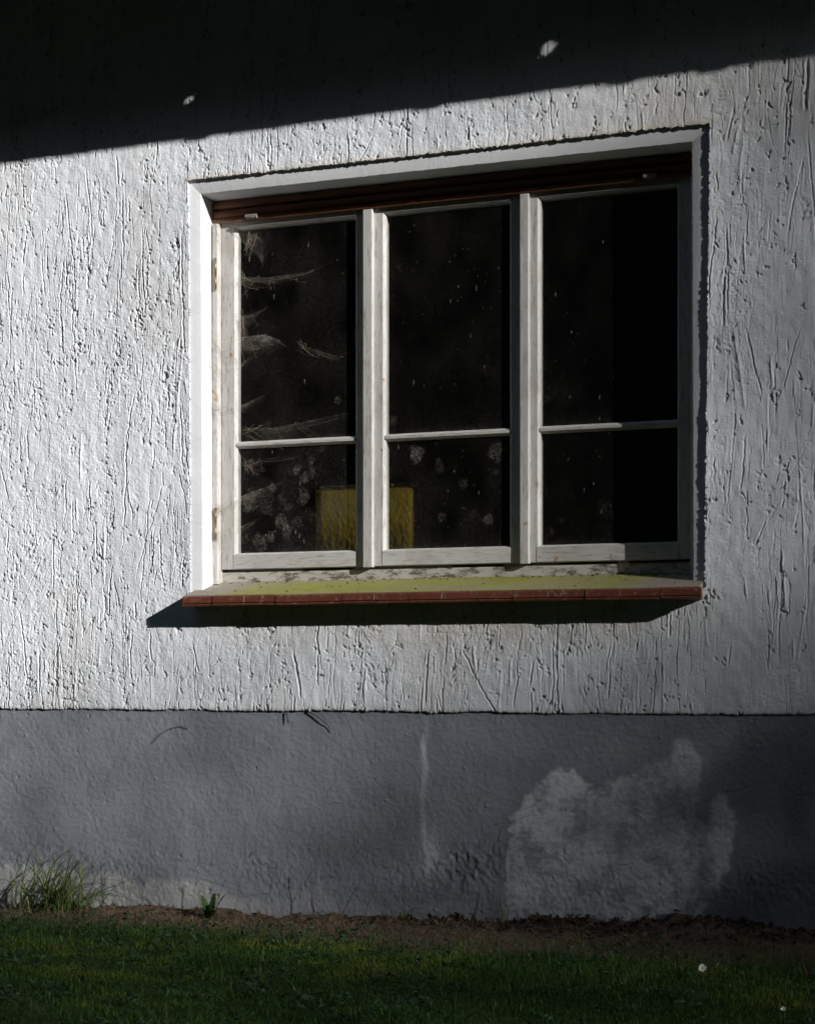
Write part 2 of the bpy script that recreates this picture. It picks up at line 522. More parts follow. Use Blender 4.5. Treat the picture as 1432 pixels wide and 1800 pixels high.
def dimple(H, x, z, w, d, D=None):
    c, k = int((x - XA) / STEP), int((z - ZA) / STEP)
    r = int(3 * w / STEP) + 2
    a, b, e, f = max(0, c - r), min(nx, c + r), max(0, k - r), min(nz, k + r)
    if a >= b or e >= f: return
    el = rng.uniform(.7, 2.4); shr = rng.normal(0, .5)
    q = ((X[e:f, a:b] - x + shr * (Z[e:f, a:b] - z)) ** 2 * el + (Z[e:f, a:b] - z) ** 2 / el) / (w * w)
    q = q * (1 + .5 * g2[e:f, a:b])
    H[e:f, a:b] -= d * np.exp(-q ** 1.3)
    if D is not None: D[e:f, a:b] += 0.7 * np.exp(-q)


calm = vn(230, 170) + 0.5 * vn(90, 60)
for _ in range(5200):            # scratches
    x0, z0 = rng.uniform(XA, XB), rng.uniform(ZA, ZB + 0.2)
    cm = calm[min(nz - 1, int((z0 - ZA) / STEP)), min(nx - 1, int((x0 - XA) / STEP))]
    if rng.random() < S(.1, -.7, cm) * .8: continue
    left = 0.5 - 0.5 * math.tanh((x0 - 0.3) / 0.9)
    L = float(np.clip(rng.lognormal(-2.5, 0.8), 0.02, 0.5))
    slope = rng.normal(0.02, 0.05) + (rng.normal(0, 0.22) if rng.random() < 0.12 else 0)
    big = rng.random() < 0.22
    w = rng.uniform(0.0019, 0.0030) if big else rng.uniform(0.0012, 0.0018)
    d = (rng.uniform(0.0022, 0.0042) if big else rng.uniform(0.0011, 0.0026)) * (0.75 + 0.75 * left)
    stroke(H, x0, z0, L, slope, w, d, d * rng.uniform(0.1, 0.4), 0.3, rng.uniform(0.2, 1.0), dirt if rng.random() < 0.35 + 0.3 * left else None)
    if rng.random() < 0.4:
        for q in range(rng.integers(1, 5)):
            dimple(H, x0 - slope * L + rng.normal(0, 0.006), z0 - L - rng.normal(0.004, 0.012), rng.uniform(0.0025, 0.0055), rng.uniform(0.002, 0.0045), dirt)
for _ in range(420):             # raised ridges, commoner on the right
    x0, z0 = rng.uniform(XA, XB), rng.uniform(ZA, ZB + 0.2)
    if rng.random() > 0.3 + 0.5 * (x0 - XA) / (XB - XA): continue
    L = float(np.clip(rng.lognormal(-2.4, 0.7), 0.03, 0.45))
    stroke(H, x0, z0, L, rng.normal(0, 0.07), rng.uniform(0.0022, 0.0038), -rng.uniform(0.0010, 0.0024), 0, 0.14, rng.uniform(0, 0.5))
for _ in range(360):             # clusters of holes
    x0, z0 = rng.uniform(XA, XB), rng.uniform(ZA, ZB)
    if rng.random() < S(-.6, 1.1, x0) * .85: continue
    for q in range(rng.integers(2, 12)):
        dimple(H, x0 + rng.normal(0, 0.012), z0 + rng.normal(0, 0.035), rng.uniform(0.002, 0.006), rng.uniform(0.0015, 0.0045), dirt)
# features that can be recognised in the photo: crack below the sill, long scratches near the right jamb
for px, py, Lp, sl, w, d in [(752, 1140, 100, 0.06, .003, .004), (1277, 395, 150, -0.02, .003, .0035), (1300, 215, 55, .22, .003, -.003),
                             (1290, 185, 60, .22, .003, .003), (1310, 200, 120, 0.1, .0028, -.0025), (1418, 100, 90, 0.06, .005, .005),
                             (1275, 450, 120, .0, .004, .004), (1285, 560, 160, -.15, .0028, -.0025), (1310, 570, 120, -.2, .0028, .0025),
                             (515, 1140, 95, -.2, .004, .004), (205, 270, 60, -.05, .003, .004), (215, 335, 130, -.05, .0028, .0035),
                             (115, 330, 190, -.1, .0026, .0035), (150, 290, 150, -.08, .0026, .0032), (250, 400, 170, -.03, .0028, .0035),
                             (320, 400, 240, -.0, .003, .0035), (100, 1130, 110, .0, .004, .004), (70, 1140, 90, .0, .004, .004)]:
    p = at(px, py, 0)
    stroke(H, p.x, p.z, Lp / 470.0, sl, w, d, abs(d) * 0.3, 0.2, 0.4, dirt if d > 0 else None)
for px, py, n_, sp in [(1240, 1052, 16, .018), (1192, 160, 6, .01), (1238, 163, 5, .01), (1350, 185, 5, .015), (100, 1200, 10, .012), (310, 430, 14, .015),
                       (245, 560, 24, .03), (130, 620, 20, .035)]:
    p = at(px, py, 0)
    for q in range(n_): dimple(H, p.x + rng.normal(0, sp), p.z + rng.normal(0, sp), rng.uniform(.003, .006), rng.uniform(.003, .006), dirt)
# opening for the smooth window band, ragged edges
ol = lambda z: -0.9125 + (2.84 - z) * 0.006
orr = lambda z: 1.1245 - (2.84 - z) * 0.011
rag_v = np.interp(np.arange(nz), np.arange(0, nz + 8, 2), rng.normal(0, 0.0009, len(np.arange(0, nz + 8, 2))))
rag_v2 = np.interp(np.arange(nz), np.arange(0, nz + 8, 2), rng.normal(0, 0.0021, len(np.arange(0, nz + 8, 2))))
rag_h = np.interp(np.arange(nx), np.arange(0, nx + 8, 3), rng.normal(0, 0.0016, len(np.arange(0, nx + 8, 3))))
xc = (X[:-1, :-1] + STEP / 2); zc_ = (Z[:-1, :-1] + STEP / 2)
hole = (xc > ol(zc_) + rag_v[:-1, None]) & (xc < orr(zc_) + rag_v2[:-1, None]) & (zc_ < 2.842 + rag_h[None, :-1]) & (zc_ > 1.205)
# the plaster swells a little along the band and is dirty just above it
edge_d = np.maximum(np.maximum(ol(Z) - X, X - orr(Z)), Z - 2.842)
H += np.where(Z > 1.2, 0.0025 * np.exp(-np.clip(edge_d, 0, 1) / 0.02), 0)
warm = np.clip(0.25 * S(0.1, 0.8, vn(400, 300)) + 0.10 * vn(60, 50), 0, 0.5)
warm += 0.75 * np.exp(-np.clip(Z - 2.845, 0, 9) / 0.014) * ((X > -0.93) & (X < 1.14) & (Z > 2.83))
warm += 0.55 * S(0.93, 1.08, Z) * (Z < 1.2) * S(-0.85, -0.6, X) * (1 - S(0.75, 1.15, X)) * (0.6 + 0.5 * vn(50, 90))
warm += 0.35 * S(2.6, 2.95, Z) * S(0.2, 1.0, X)
dirt += 0.5 * np.exp(-(Z - ZA) / 0.006)
H *= 1.22
H -= 0.004 * np.exp(-(Z - ZA) / 0.004)      # rounded drip edge at the bottom
# ragged bottom edge
bot = np.interp(np.arange(nx), np.arange(0, nx + 8, 4), rng.normal(0, 0.0018, len(np.arange(0, nx + 8, 4)))) + 0.003 * vnoise(2, nx, 1, 60)[0]
Zd = Z + bot[None, :] * np.exp(-(Z - ZA) / 0.012)
keep = ~hole
V = np.stack([X, -H, Zd], -1).reshape(-1, 3)
quads = grid_quads(nz, nx, keep)
# returns along the opening and the bottom edge, 2 cm back into the wall
idx = np.arange(nz * nx).reshape(nz, nx)
Kp = np.pad(keep, 1, constant_values=True)
eds = []
kv = keep
a = np.argwhere(kv[:, :-1] & ~kv[:, 1:]); eds += [(idx[i, j + 1], idx[i + 1, j + 1]) for i, j in a]
a = np.argwhere(~kv[:, :-1] & kv[:, 1:]); eds += [(idx[i + 1, j + 1], idx[i, j + 1]) for i, j in a]
a = np.argwhere(kv[:-1] & ~kv[1:]); eds += [(idx[i + 1, j + 1], idx[i + 1, j]) for i, j in a]
a = np.argwhere(~kv[:-1] & kv[1:]); eds += [(idx[i + 1, j], idx[i + 1, j + 1]) for i, j in a]
eds += [(idx[0, j + 1], idx[0, j]) for j in range(nx - 1)]
eds = np.array(eds)
nb = len(V)
ev = np.unique(eds)
iz_, ix_ = ev // nx, ev % nx
le = np.abs(xs[ix_] - (ol(zs[iz_]) + rag_v[iz_])) < STEP * 1.2; ri = np.abs(xs[ix_] - (orr(zs[iz_]) + rag_v2[iz_])) < STEP * 1.2
to = (np.abs(zs[iz_] - (2.842 + rag_h[ix_])) < STEP * 1.2) & ~le & ~ri
V[ev[le], 0] = (ol(zs[iz_]) + rag_v[iz_])[le]; V[ev[ri], 0] = (orr(zs[iz_]) + rag_v2[iz_])[ri]; V[ev[to], 2] = (2.842 + rag_h[ix_])[to]
V[ev, 1] += 0.0015
rm = {int(v): nb + i for i, v in enumerate(ev)}
back = V[ev].copy(); back[:, 1] = 0.020
V2 = np.vstack([V, back])
q2 = np.array([(p, q, rm[int(q)], rm[int(p)]) for p, q in eds])
dd = np.concatenate([dirt.ravel(), np.full(len(ev), 0.45)])
ww = np.concatenate([warm.ravel(), np.full(len(ev), 0.3)])
# plain plaster beyond the frame, so the wall carries on when seen from the side
ext = []
def plane(x0, x1, z0, z1):
    n = len(V2) + 4 * len(ext)
    ext.append(([(x0, 0, z0), (x1, 0, z0), (x1, 0, z1), (x0, 0, z1)], (n, n + 1, n + 2, n + 3)))
EXT = 3
xk = np.arange(0, nx, EXT); zk = np.arange(0, nz, EXT)
def mirrored(side):
    Xm = (2 * XA - xs[xk]) if side < 0 else (2 * XB - xs[xk][::-1])
    Hm = H[np.ix_(zk, xk)] if side < 0 else H[np.ix_(zk, xk[::-1])]
    Zm = Zd[np.ix_(zk, xk)] if side < 0 else Zd[np.ix_(zk, xk[::-1])]
    Dm = dirt[np.ix_(zk, xk)] if side < 0 else dirt[np.ix_(zk, xk[::-1])]
    q = grid_quads(len(zk), len(xk))
    return np.stack([np.broadcast_to(Xm, Hm.shape), -Hm, Zm], -1).reshape(-1, 3), (q[:, ::-1] if side < 0 else q), Dm.ravel()
plane(XA - 3.9, XB + 3.9, ZB - 0.004, 3.76)
V3 = np.vstack([V2] + [np.array(e[0]) for e in ext])
q3 = np.vstack([quads, q2] + [np.array([e[1]]) for e in ext])
dd = np.concatenate([dd, np.zeros(4 * len(ext))]); ww = np.concatenate([ww, np.full(4 * len(ext), 0.1)])
for sd_ in (-1, 1):
    vm, qm, dm = mirrored(sd_)
    q3 = np.vstack([q3, qm + len(V3)]); V3 = np.vstack([V3, vm])
    dd = np.concatenate([dd, dm]); ww = np.concatenate([ww, np.full(len(vm), 0.1)])
used = np.zeros(len(V3), bool); used[q3.ravel()] = True
remap = np.cumsum(used) - 1
np_mesh("wall", V3[used], remap[q3], mat=M['plaster'], parent=house, attrs={"dirt": np.clip(dd[used], 0, 1), "warm": np.clip(ww[used], 0, 1)})

# ---------- plinth
PST = 0.003
pxa, pxb, pza, pzb = -2.02, 1.80, -0.25, 0.785
pnx = int((pxb - pxa) / PST) + 1; pnz = int((pzb - pza) / PST) + 1
PX, PZ = np.meshgrid(pxa + np.arange(pnx) * PST, pza + np.arange(pnz) * PST)
def pn(cz, cx): return vnoise(pnz, pnx, cz * 0.001 / PST, cx * 0.001 / PST)
PH = 0.0012 * pn(200, 260) + 0.0006 * pn(60, 60) + 0.00035 * pn(18, 18) + 0.00032 * pn(9, 10) + 0.00028 * pn(7, 7) + 0.00012 * pn(9, 120)
# swept brush arcs under the plaster edge
ph = (PZ - 0.70 + 0.10 * (PX + 0.1) ** 2) * 900
PH += 0.0006 * np.sin(ph + 2 * pn(60, 200)) * S(0.60, 0.66, PZ) * np.clip(pn(60, 300) + 0.15, 0, 1)
# torn, lumpy zone near the foot
lump = S(0.30, 0.12, PZ) * (0.35 + 0.65 * S(-0.2, 0.4, pn(150, 300)))
lump2 = np.exp(-((PX - 0.24) / 0.14) ** 2 - ((PZ - 0.20) / 0.09) ** 2) * 1.3 + np.exp(-((PX - 1.32) / 0.2) ** 2 - ((PZ - 0.17) / 0.08) ** 2)
PH += (lump * 0.35 + lump2 * 0.6) * (0.0022 * pn(30, 26) + 0.0022 * pn(13, 11))
PD = np.zeros_like(PH)
def crack(pts, w=0.0017, d=0.0007, jit=0.007):
    for (ax, az), (bx, bz) in zip(pts[:-1], pts[1:]):
        n = int(math.hypot(bx - ax, bz - az) / 0.002) + 2
        j = np.cumsum(rng.normal(0, 1, n)); j -= np.linspace(j[0], j[-1], n); j *= jit / 4
        for i in range(n):
            t = i / (n - 1)
            x, z = ax + (bx - ax) * t + j[i], az + (bz - az) * t + j[i] * 0.6
            c, k = int((x - pxa) / PST), int((z - pza) / PST)
            a, b, e, f = max(0, c - 4), min(pnx, c + 5), max(0, k - 4), min(pnz, k + 5)
            if a >= b or e >= f: continue
            q = np.exp(-((PX[e:f, a:b] - x) ** 2 + (PZ[e:f, a:b] - z) ** 2) / (w * w))
            PH[e:f, a:b] = np.minimum(PH[e:f, a:b], PH[e:f, a:b] * (1 - q) + (-d) * q)
            PD[e:f, a:b] = np.maximum(PD[e:f, a:b], q * 0.55)
for pts in [[(0, 1355), (20, 1375), (30, 1395), (50, 1403)], [(150, 1420), (170, 1460), (180, 1475), (205, 1478), (213, 1500)],
            [(450, 1510), (470, 1525), (485, 1528)], [(410, 1520), (415, 1550), (450, 1553)], [(55, 1390), (90, 1385)], [(110, 1400), (125, 1440)],
            [(560, 1545), (600, 1540)], [(640, 1480), (655, 1520), (700, 1528)], [(150, 1370), (160, 1420)], [(310, 1512), (380, 1520)]]:
    crack([(at(a, b, .01).x, at(a, b, .01).z) for a, b in pts])
crack([(0.064, 0.40), (0.075, 0.30), (0.12, 0.24), (0.11, 0.17)], .002, .0006)
for _ in range(110):
    x, z = rng.uniform(pxa, pxb), rng.uniform(0, 0.76); w = rng.uniform(.003, .005)
    PH += 0
    c, k = int((x - pxa) / PST), int((z - pza) / PST)
    sl = (slice(max(0, k - 4), k + 5), slice(max(0, c - 4), c + 5))
    q = np.exp(-((PX[sl] - x) ** 2 + (PZ[sl] - z) ** 2) / (w * w)); PH[sl] += rng.choice([-1, 1]) * 0.0022 * q
for _ in range(70):
    x, z = rng.uniform(pxa, pxb), rng.uniform(0.03, 0.55); dx, dz = rng.normal(0, .05), rng.normal(-.05, .04)
    crack([(x, z), (x + dx * .5, z + dz * .5), (x + dx, z + dz * .7)], .002, rng.uniform(.0003, .0008), .010)
PD *= 0.75
warpx = PX + 0.014 * pn(50, 50) + 0.006 * pn(16, 16); warpz = PZ + 0.014 * pn(50, 50) + 0.006 * pn(16, 16)
patch_poly = [(0.381, 0.0), (0.377, 0.121), (0.388, 0.309), (0.414, 0.394), (0.457, 0.457), (0.532, 0.531), (0.585, 0.564), (0.638, 0.554), (0.68, 0.514),
              (0.742, 0.509), (0.805, 0.527), (0.866, 0.565), (0.928, 0.59), (0.972, 0.621), (1.009, 0.668), (1.059, 0.673), (1.089, 0.613), (1.085, 0.493),
              (1.109, 0.457), (1.153, 0.484), (1.199, 0.415), (1.205, 0.336), (1.189, 0.235), (1.149, 0.154), (1.109, 0.112), (1.109, 0.0), (0.9, -0.1), (0.5, -0.1)]
warpx = PX + 0.012 * pn(50, 50) + 0.013 * pn(22, 22) + 0.006 * pn(9, 9); warpz = PZ + 0.012 * pn(50, 50) + 0.013 * pn(22, 22) + 0.006 * pn(9, 9)
patch = blur(inside(patch_poly, warpx, warpz).astype(float), 1)
patch *= np.clip(0.80 + 0.16 * pn(120, 120) + 0.30 * np.minimum(pn(45, 45) + .25, .1) + 0.25 * np.minimum(pn(18, 18) + .2, .1), 0.2, 1)
patch *= 1 - .5 * S(.12, .55, pn(60, 50) + .45 * pn(16, 16)) - .3 * S(.35, .7, pn(12, 12) + .4 * pn(90, 90))
band = lambda x, z, sx_, sz_: np.exp(-((PX - x) / sx_) ** 2 - ((PZ - z) / sz_) ** 2)
for x, z, sx_, sz_, k in [(0.79, 0.32, .09, .045, .55), (0.66, 0.33, .05, .03, .5), (1.10, 0.43, .028, .07, 1.0), (1.10, 0.2, .03, .08, .8), (0.85, .47, .04, .07, .35), (0.96, 0.37, .05, .05, .3)]:
    patch *= 1 - np.clip(1.05 * k * band(x, z, sx_, sz_) * (1 + 0.5 * pn(30, 30)), 0, 1)
seam = np.exp(-((PX - 0.060 - 0.006 * pn(90, 400)) / 0.013) ** 2) * S(0.14, 0.26, PZ) * (0.42 + 0.45 * pn(70, 30)) * (1 - 0.6 * S(0.66, 0.72, PZ))
seam += np.exp(-((PX - 0.085) / 0.035) ** 2) * S(0.10, 0.2, PZ) * (1 - S(0.25, 0.38, PZ)) * 0.55
patch = np.clip(patch * 0.95 + 0.8 * np.clip(seam, 0, 1), 0, 1)
PH += 0.0012 * np.clip(seam, 0, 1) + 0.0008 * blur(inside(patch_poly, warpx, warpz).astype(float), 3)
chalk_poly = [(-2.1, 0.118), (-1.773, 0.112), (-1.612, 0.125), (-1.375, 0.093), (-1.207, 0.129), (-1.131, 0.068), (-1.017, 0.096), (-0.918, 0.084), (-0.77, 0.088),
              (-0.721, 0.041), (-0.576, 0.015), (-0.45, 0.05), (-0.362, 0.09), (-0.269, 0.03), (-0.1, 0.03), (0.1, 0.06), (0.3, 0.05), (0.38, -0.3), (-2.1, -0.3)]
chalk = blur(inside(chalk_poly, warpx + 0.01 * pn(30, 60), warpz).astype(float), 2) * np.clip(0.8 + 0.3 * pn(60, 90), 0, 1) * (1 - 0.6 * S(-1.05, -0.25, PX))
stain = 0.5 * S(0.35, 0.05, PZ) * S(0.3, 1.3, PX) * (1 - patch) + 0.4 * lump2 * np.clip(0.1 + 0.7 * pn(60, 60), 0, 1)
stain += 0.35 * np.clip(pn(180, 260), 0, 1)
stain += 0.5 * np.exp(-((PX - 1.42) / 0.05) ** 2 - ((PZ - 0.42) / 0.09) ** 2)
PD += 0.35 * np.exp(-np.clip(0.765 - PZ, 0, 1) / 0.012) * np.clip(0.6 + pn(20, 40), 0, 1)
PH *= 1.4
Vp = np.stack([PX, 0.010 - PH, PZ], -1).reshape(-1, 3)
qp = grid_quads(pnz, pnx)
kx, kz = np.arange(0, pnx, 2), np.arange(0, pnz, 2)
pa = [patch, np.clip(chalk, 0, 1), np.clip(stain, 0, .75), np.clip(PD, 0, 1)]
pa = [a_.ravel() for a_ in pa]
for sd_ in (-1, 1):
    cols = kx if sd_ < 0 else kx[::-1]
    Xm = (2 * pxa if sd_ < 0 else 2 * pxb) - PX[np.ix_(kz, cols)]
    vm = np.stack([Xm, 0.010 - PH[np.ix_(kz, cols)], PZ[np.ix_(kz, cols)]], -1).reshape(-1, 3)
    qm = grid_quads(len(kz), len(kx)); qm = qm[:, ::-1] if sd_ < 0 else qm
    qp = np.vstack([qp, qm + len(Vp)]); Vp = np.vstack([Vp, vm])
    pa = [np.concatenate([o_, (np.zeros(len(vm)) if i_ == 0 else src[np.ix_(kz, cols)].ravel())]) for i_, (o_, src) in enumerate(zip(pa, [patch, np.clip(chalk, 0, 1), np.clip(stain, 0, .75), np.clip(PD, 0, 1)]))]
np_mesh("plinth", Vp, qp, mat=M['plinth'], parent=house, attrs={"patch": pa[0], "chalk": pa[1], "stain": pa[2], "dirt": pa[3]})

# ---------- smooth band round the window with its reveal (a frame-shaped sheet: face at y 0.012, reveal back to y 0.20)
YB = 0.012
def frame_sheet():
    V, Q = [], []
    n_ = 420
    def row(pts_fn, close=False):
        pass
    jag = lambda n, s: np.interp(np.arange(n), np.arange(0, n + 8, 3), rng.normal(0, s, len(np.arange(0, n + 8, 3))))
    def ribbon(a, b, outer0, outer1, n):
        # inner edge from a to b (x,z), outer edge from outer0 to outer1; face strip then reveal strip
        base = len(V)
        j = jag(n + 1, 0.0006)
        jy = np.zeros(n + 1)
        hor = abs(a[0] - b[0]) > abs(a[1] - b[1])
        for i in range(n + 1):
            t = i / n
            ix, iz = a[0] + (b[0] - a[0]) * t, a[1] + (b[1] - a[1]) * t
            ox, oz = outer0[0] + (outer1[0] - outer0[0]) * t, outer0[1] + (outer1[1] - outer0[1]) * t
            e = 0 if i in (0, n) else 1
            if hor: iz += j[i] * e
            else: ix += j[i] * e
            dx, dz = ix - ox, iz - oz
            ln = math.hypot(dx, dz); ux, uz = dx / ln, dz / ln
            V.append((ox, YB + jy[i], oz))
            V.append((ix - ux * 0.004, YB + jy[i], iz - uz * 0.004))
            V.append((ix - ux * 0.001, YB + 0.0012, iz - uz * 0.001))
            V.append((ix, YB + 0.0045, iz))
            V.append((a[0] + (b[0] - a[0]) * t, YB + 0.016, a[1] + (b[1] - a[1]) * t))
            V.append((a[0] + (b[0] - a[0]) * t, 0.20, a[1] + (b[1] - a[1]) * t))
        for i in range(n):
            for k in range(5):
                p = base + i * 6 + k
                Q.append((p, p + 6, p + 7, p + 1))
    ribbon((-0.851, 1.10), (-0.8605, 2.785), (-0.95, 1.10), (-0.95, 2.88), n_)
    ribbon((-0.8605, 2.785), (1.0585, 2.785), (-0.95, 2.88), (1.16, 2.88), n_)
    ribbon((1.0585, 2.785), (1.063, 1.10), (1.16, 2.88), (1.16, 1.10), n_)
    return np.array(V), np.array(Q)
v_, q_ = frame_sheet()
np_mesh("window_surround", v_, q_[:, ::-1], mat=M['render'], parent=house, smooth=True)

# ---------- masonry behind the plaster and the dark room
b = MB()
b.box(-6, -0.90, 0.024, 0.34, -0.25, 3.74); b.box(1.12, 6, 0.024, 0.34, -0.25, 3.74)
b.box(-0.90, 1.12, 0.024, 0.34, 2.82, 3.74); b.box(-0.90, 1.12, 0.024, 0.34, -0.25, 1.13)
b.build("masonry", M['masonry'], house)
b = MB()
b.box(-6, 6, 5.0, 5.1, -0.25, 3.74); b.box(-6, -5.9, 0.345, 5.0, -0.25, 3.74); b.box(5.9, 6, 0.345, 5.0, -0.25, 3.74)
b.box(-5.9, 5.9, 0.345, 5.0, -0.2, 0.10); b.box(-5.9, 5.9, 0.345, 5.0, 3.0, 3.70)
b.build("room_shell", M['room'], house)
b = MB(); b.box(-0.88, 1.08, 0.24, 0.52, 1.30, 1.335)
b.build("inner_sill", M['room'], house)

# ---------- deep eave (above the frame): thin boarded canopy whose edge throws the slanting shadow; two chinks let the sun through
ZE = 3.76
def ey(x):      # overhang that drops the shadow edge on the right line of the wall, allowing for the sideways run of the sun
    # shadow height on the wall at xw: z = 2.987 + 0.0129*(xw+1.766)
    e = 0.80
    for _ in range(6):
        xw = x - 2.375 * e
        e = (ZE - (2.987 + 0.0129 * (xw + 1.766))) / 0.936
    return -e
b = MB()
xsr = np.linspace(-6, 7, 105)
T_ = 0.008
# two chinks: (x, y, half length along the sun's run, half width)
chinks = []
for (px, py, hl, hw) in [(962, 88, 0.076, 0.0105), (332, 178, 0.038, 0.0048)]:
    p = at(px, py, 0); t = (ZE - p.z) / 0.936
    chinks.append((p.x + 2.375 * t, -t, hl, hw))
bm = bmesh.new()
ys_in = 0.30
def quad_prism(pts):
    lo = [bm.verts.new((x, y, ZE)) for x, y in pts]; hi = [bm.verts.new((x, y, ZE + T_)) for x, y in pts]
    n = len(pts)
    bm.faces.new(lo[::-1]); bm.faces.new(hi)
    for i in range(n): bm.faces.new((lo[i], lo[(i + 1) % n], hi[(i + 1) % n], hi[i]))
xcuts = sorted([-6, 7] + [c[0] - c[2] - 0.02 for c in chinks] + [c[0] + c[2] + 0.02 for c in chinks])
for x0, x1 in zip(xcuts[:-1], xcuts[1:]):
    ch = [c for c in chinks if x0 < c[0] < x1]
    n = max(2, int((x1 - x0) / 0.25))
    edge = [(x0 + (x1 - x0) * i / n, ey(x0 + (x1 - x0) * i / n) + random.gauss(0, 0.0004)) for i in range(n + 1)]
    if not ch:
        quad_prism(edge + [(x1, ys_in), (x0, ys_in)])
    else:
        cx_, cy_, hl, hw = ch[0]
        # lens-shaped hole along the sun's run, split into a front and a back piece
        d = Vector((2.375, -1.0)).normalized()
        mid = []
        for s_ in (-1, 1):
            ln = []
            for i in range(9):
                t = -1 + 2 * i / 8
                o = s_ * hw * (1 - t * t) * (1 + 0.3 * math.sin(5 * t + s_))
                ln.append((cx_ + d.x * hl * t + -d.y * o * 0.4, cy_ + d.y * hl * t + d.x * o))
            mid.append(sorted(ln))
        lo_, hi_ = mid       # lower-y and higher-y edges
        a0 = (x0, lo_[0][1]); a1 = (x1, lo_[-1][1])
        quad_prism(edge + [a1] + lo_[::-1] + [a0])
        quad_prism([a0] + hi_ + [a1] + [(x1, ys_in), (x0, ys_in)])
bmesh.ops.triangulate(bm, faces=[f for f in bm.faces if len(f.verts) > 4])
bmesh.ops.recalc_face_normals(bm, faces=bm.faces)
me = bpy.data.meshes.new("eave"); bm.to_mesh(me); bm.free(); me.materials.append(M['eave'])
eave = link(bpy.data.objects.new("eave", me), house)
for px in (345, 748, 1090, 1250):       # gutter clips on the board edge: the small teeth of the shadow line
    p = at(px, 290 - px * 0.133, 0); t = (ZE - p.z) / 0.936
    xx = p.x + 2.375 * t; c_ = MB(); w_ = random.uniform(.03, .05)
    c_.box(xx - w_, xx + w_, ey(xx) - random.uniform(.005, .010), ey(xx) + .02, ZE - .003, ZE + .005)
    c_.build("clip", M['stop'], eave)
b = MB(); b.prism_x([(0.3, 3.775), (6.2, 3.775), (6.2, 4.4)], -6, 6); b.build("roof", M['eave'], house)

# ---------- window sill: sloping bed, algae top, glazed edge tiles
yf, zf_top, zf_bot = -0.0876, 1.206, 1.167
sill = MB()
sill.prism_x([(yf + 0.009, zf_top - 0.004), (yf + 0.009, zf_top + 0.0030), (0.152, 1.2735), (0.152, 1.20), (0.02, 1.185), (0.0, 1.168), (yf + 0.012, 1.170)], -0.884, 1.100)
win_sill = sill.build("window_sill", M['sill'], house)
jt = [-0.8926, -0.765, -0.630, -0.497, -0.364, -0.2305, -0.100, 0.034, 0.163, 0.2997, 0.4324, 0.563, 0.697, 0.825, 0.966, 1.109]
sl_ = (1.2735 - zf_top) / (0.152 - yf)
for i, (x0, x1) in enumerate(zip(jt[:-1], jt[1:])):
    t = MB(); r_ = 0.009
    dy, dz = random.gauss(0, .0008), random.gauss(0, .0007)
    prof = [(yf + 0.034, zf_top + sl_ * 0.009 - 0.004), (yf + 0.012, zf_top + sl_ * 0.009 - 0.002)]
    for k in range(5):
        a = R(90 + 18 + k * 18); prof.append((yf + r_ + r_ * math.cos(a), zf_top - r_ + 0.0015 + r_ * math.sin(a)))
    prof += [(yf, zf_bot + 0.012), (yf + 0.0035, zf_bot + 0.010), (yf + 0.0035, zf_bot + 0.007), (yf, zf_bot + 0.005), (yf + 0.002, zf_bot), (yf + 0.034, zf_bot + 0.0005)]
    prof = [(y + dy, z + dz) for y, z in prof]
    t.prism_x(prof, x0 + 0.0015, x1 - 0.0015)
    o = t.build("edge_tile", M['tile'], win_sill)
mo = MB(); mo.prism_x([(yf + 0.0015, zf_top - 0.007), (yf + 0.010, zf_top + 0.0005), (yf + 0.012, zf_bot + 0.004), (yf + 0.007, zf_bot + 0.010), (yf + 0.0015, zf_bot + 0.014)], -0.889, 1.105)
mo.build("mortar", M['mortar'], win_sill)

# ---------- window: frame > sashes, mullions, glazing bars, panes, hinges
f_ = MB()
f_.prism_z([(-0.852, 0.098), (-0.833, 0.098), (-0.830, 0.101), (-0.830, 0.19), (-0.8645, 0.19), (-0.8645, 0.112), (-0.852, 0.112)], 1.262, 2.690)
f_.prism_z([(1.0625, 0.098), (1.045, 0.098), (1.040, 0.101), (1.040, 0.19), (1.0625, 0.19)], 1.262, 2.690)
f_.box(-0.8295, 1.0395, 0.142, 0.19, 2.735, 2.80)
window = f_.build("window", M['paint_v'], house)
fb = MB()
fb.prism_x([(0.140, 1.305), (0.144, 1.311), (0.19, 1.314), (0.19, 1.262), (0.139, 1.262)], -0.8295, 1.0395)
fb.build("bottom_rail", M['paint_dirty'], window)
YS = 0.128
for xc0, xc1 in [(-0.2215, -0.181), (0.4025, 0.4385)]:
    w = MB(); w.prism_z([(xc0, 0.114), (xc0 + .003, 0.111), (xc1 - .004, 0.111), (xc1, 0.114), (xc1, 0.18), (xc0, 0.18)], 1.316, 2.691)
    w.build("mullion", M['paint_v'], window)

sashes = [(-0.8285, -0.762, -0.2595, -0.204), (-0.190, -0.135, 0.3585, 0.412), (0.424, 0.4765, 0.9865, 1.0385)]
ZB0, ZB1, ZT0, ZT1, ZM0, ZM1 = 1.320, 1.3825, 2.672, 2.734, 1.800, 1.8265


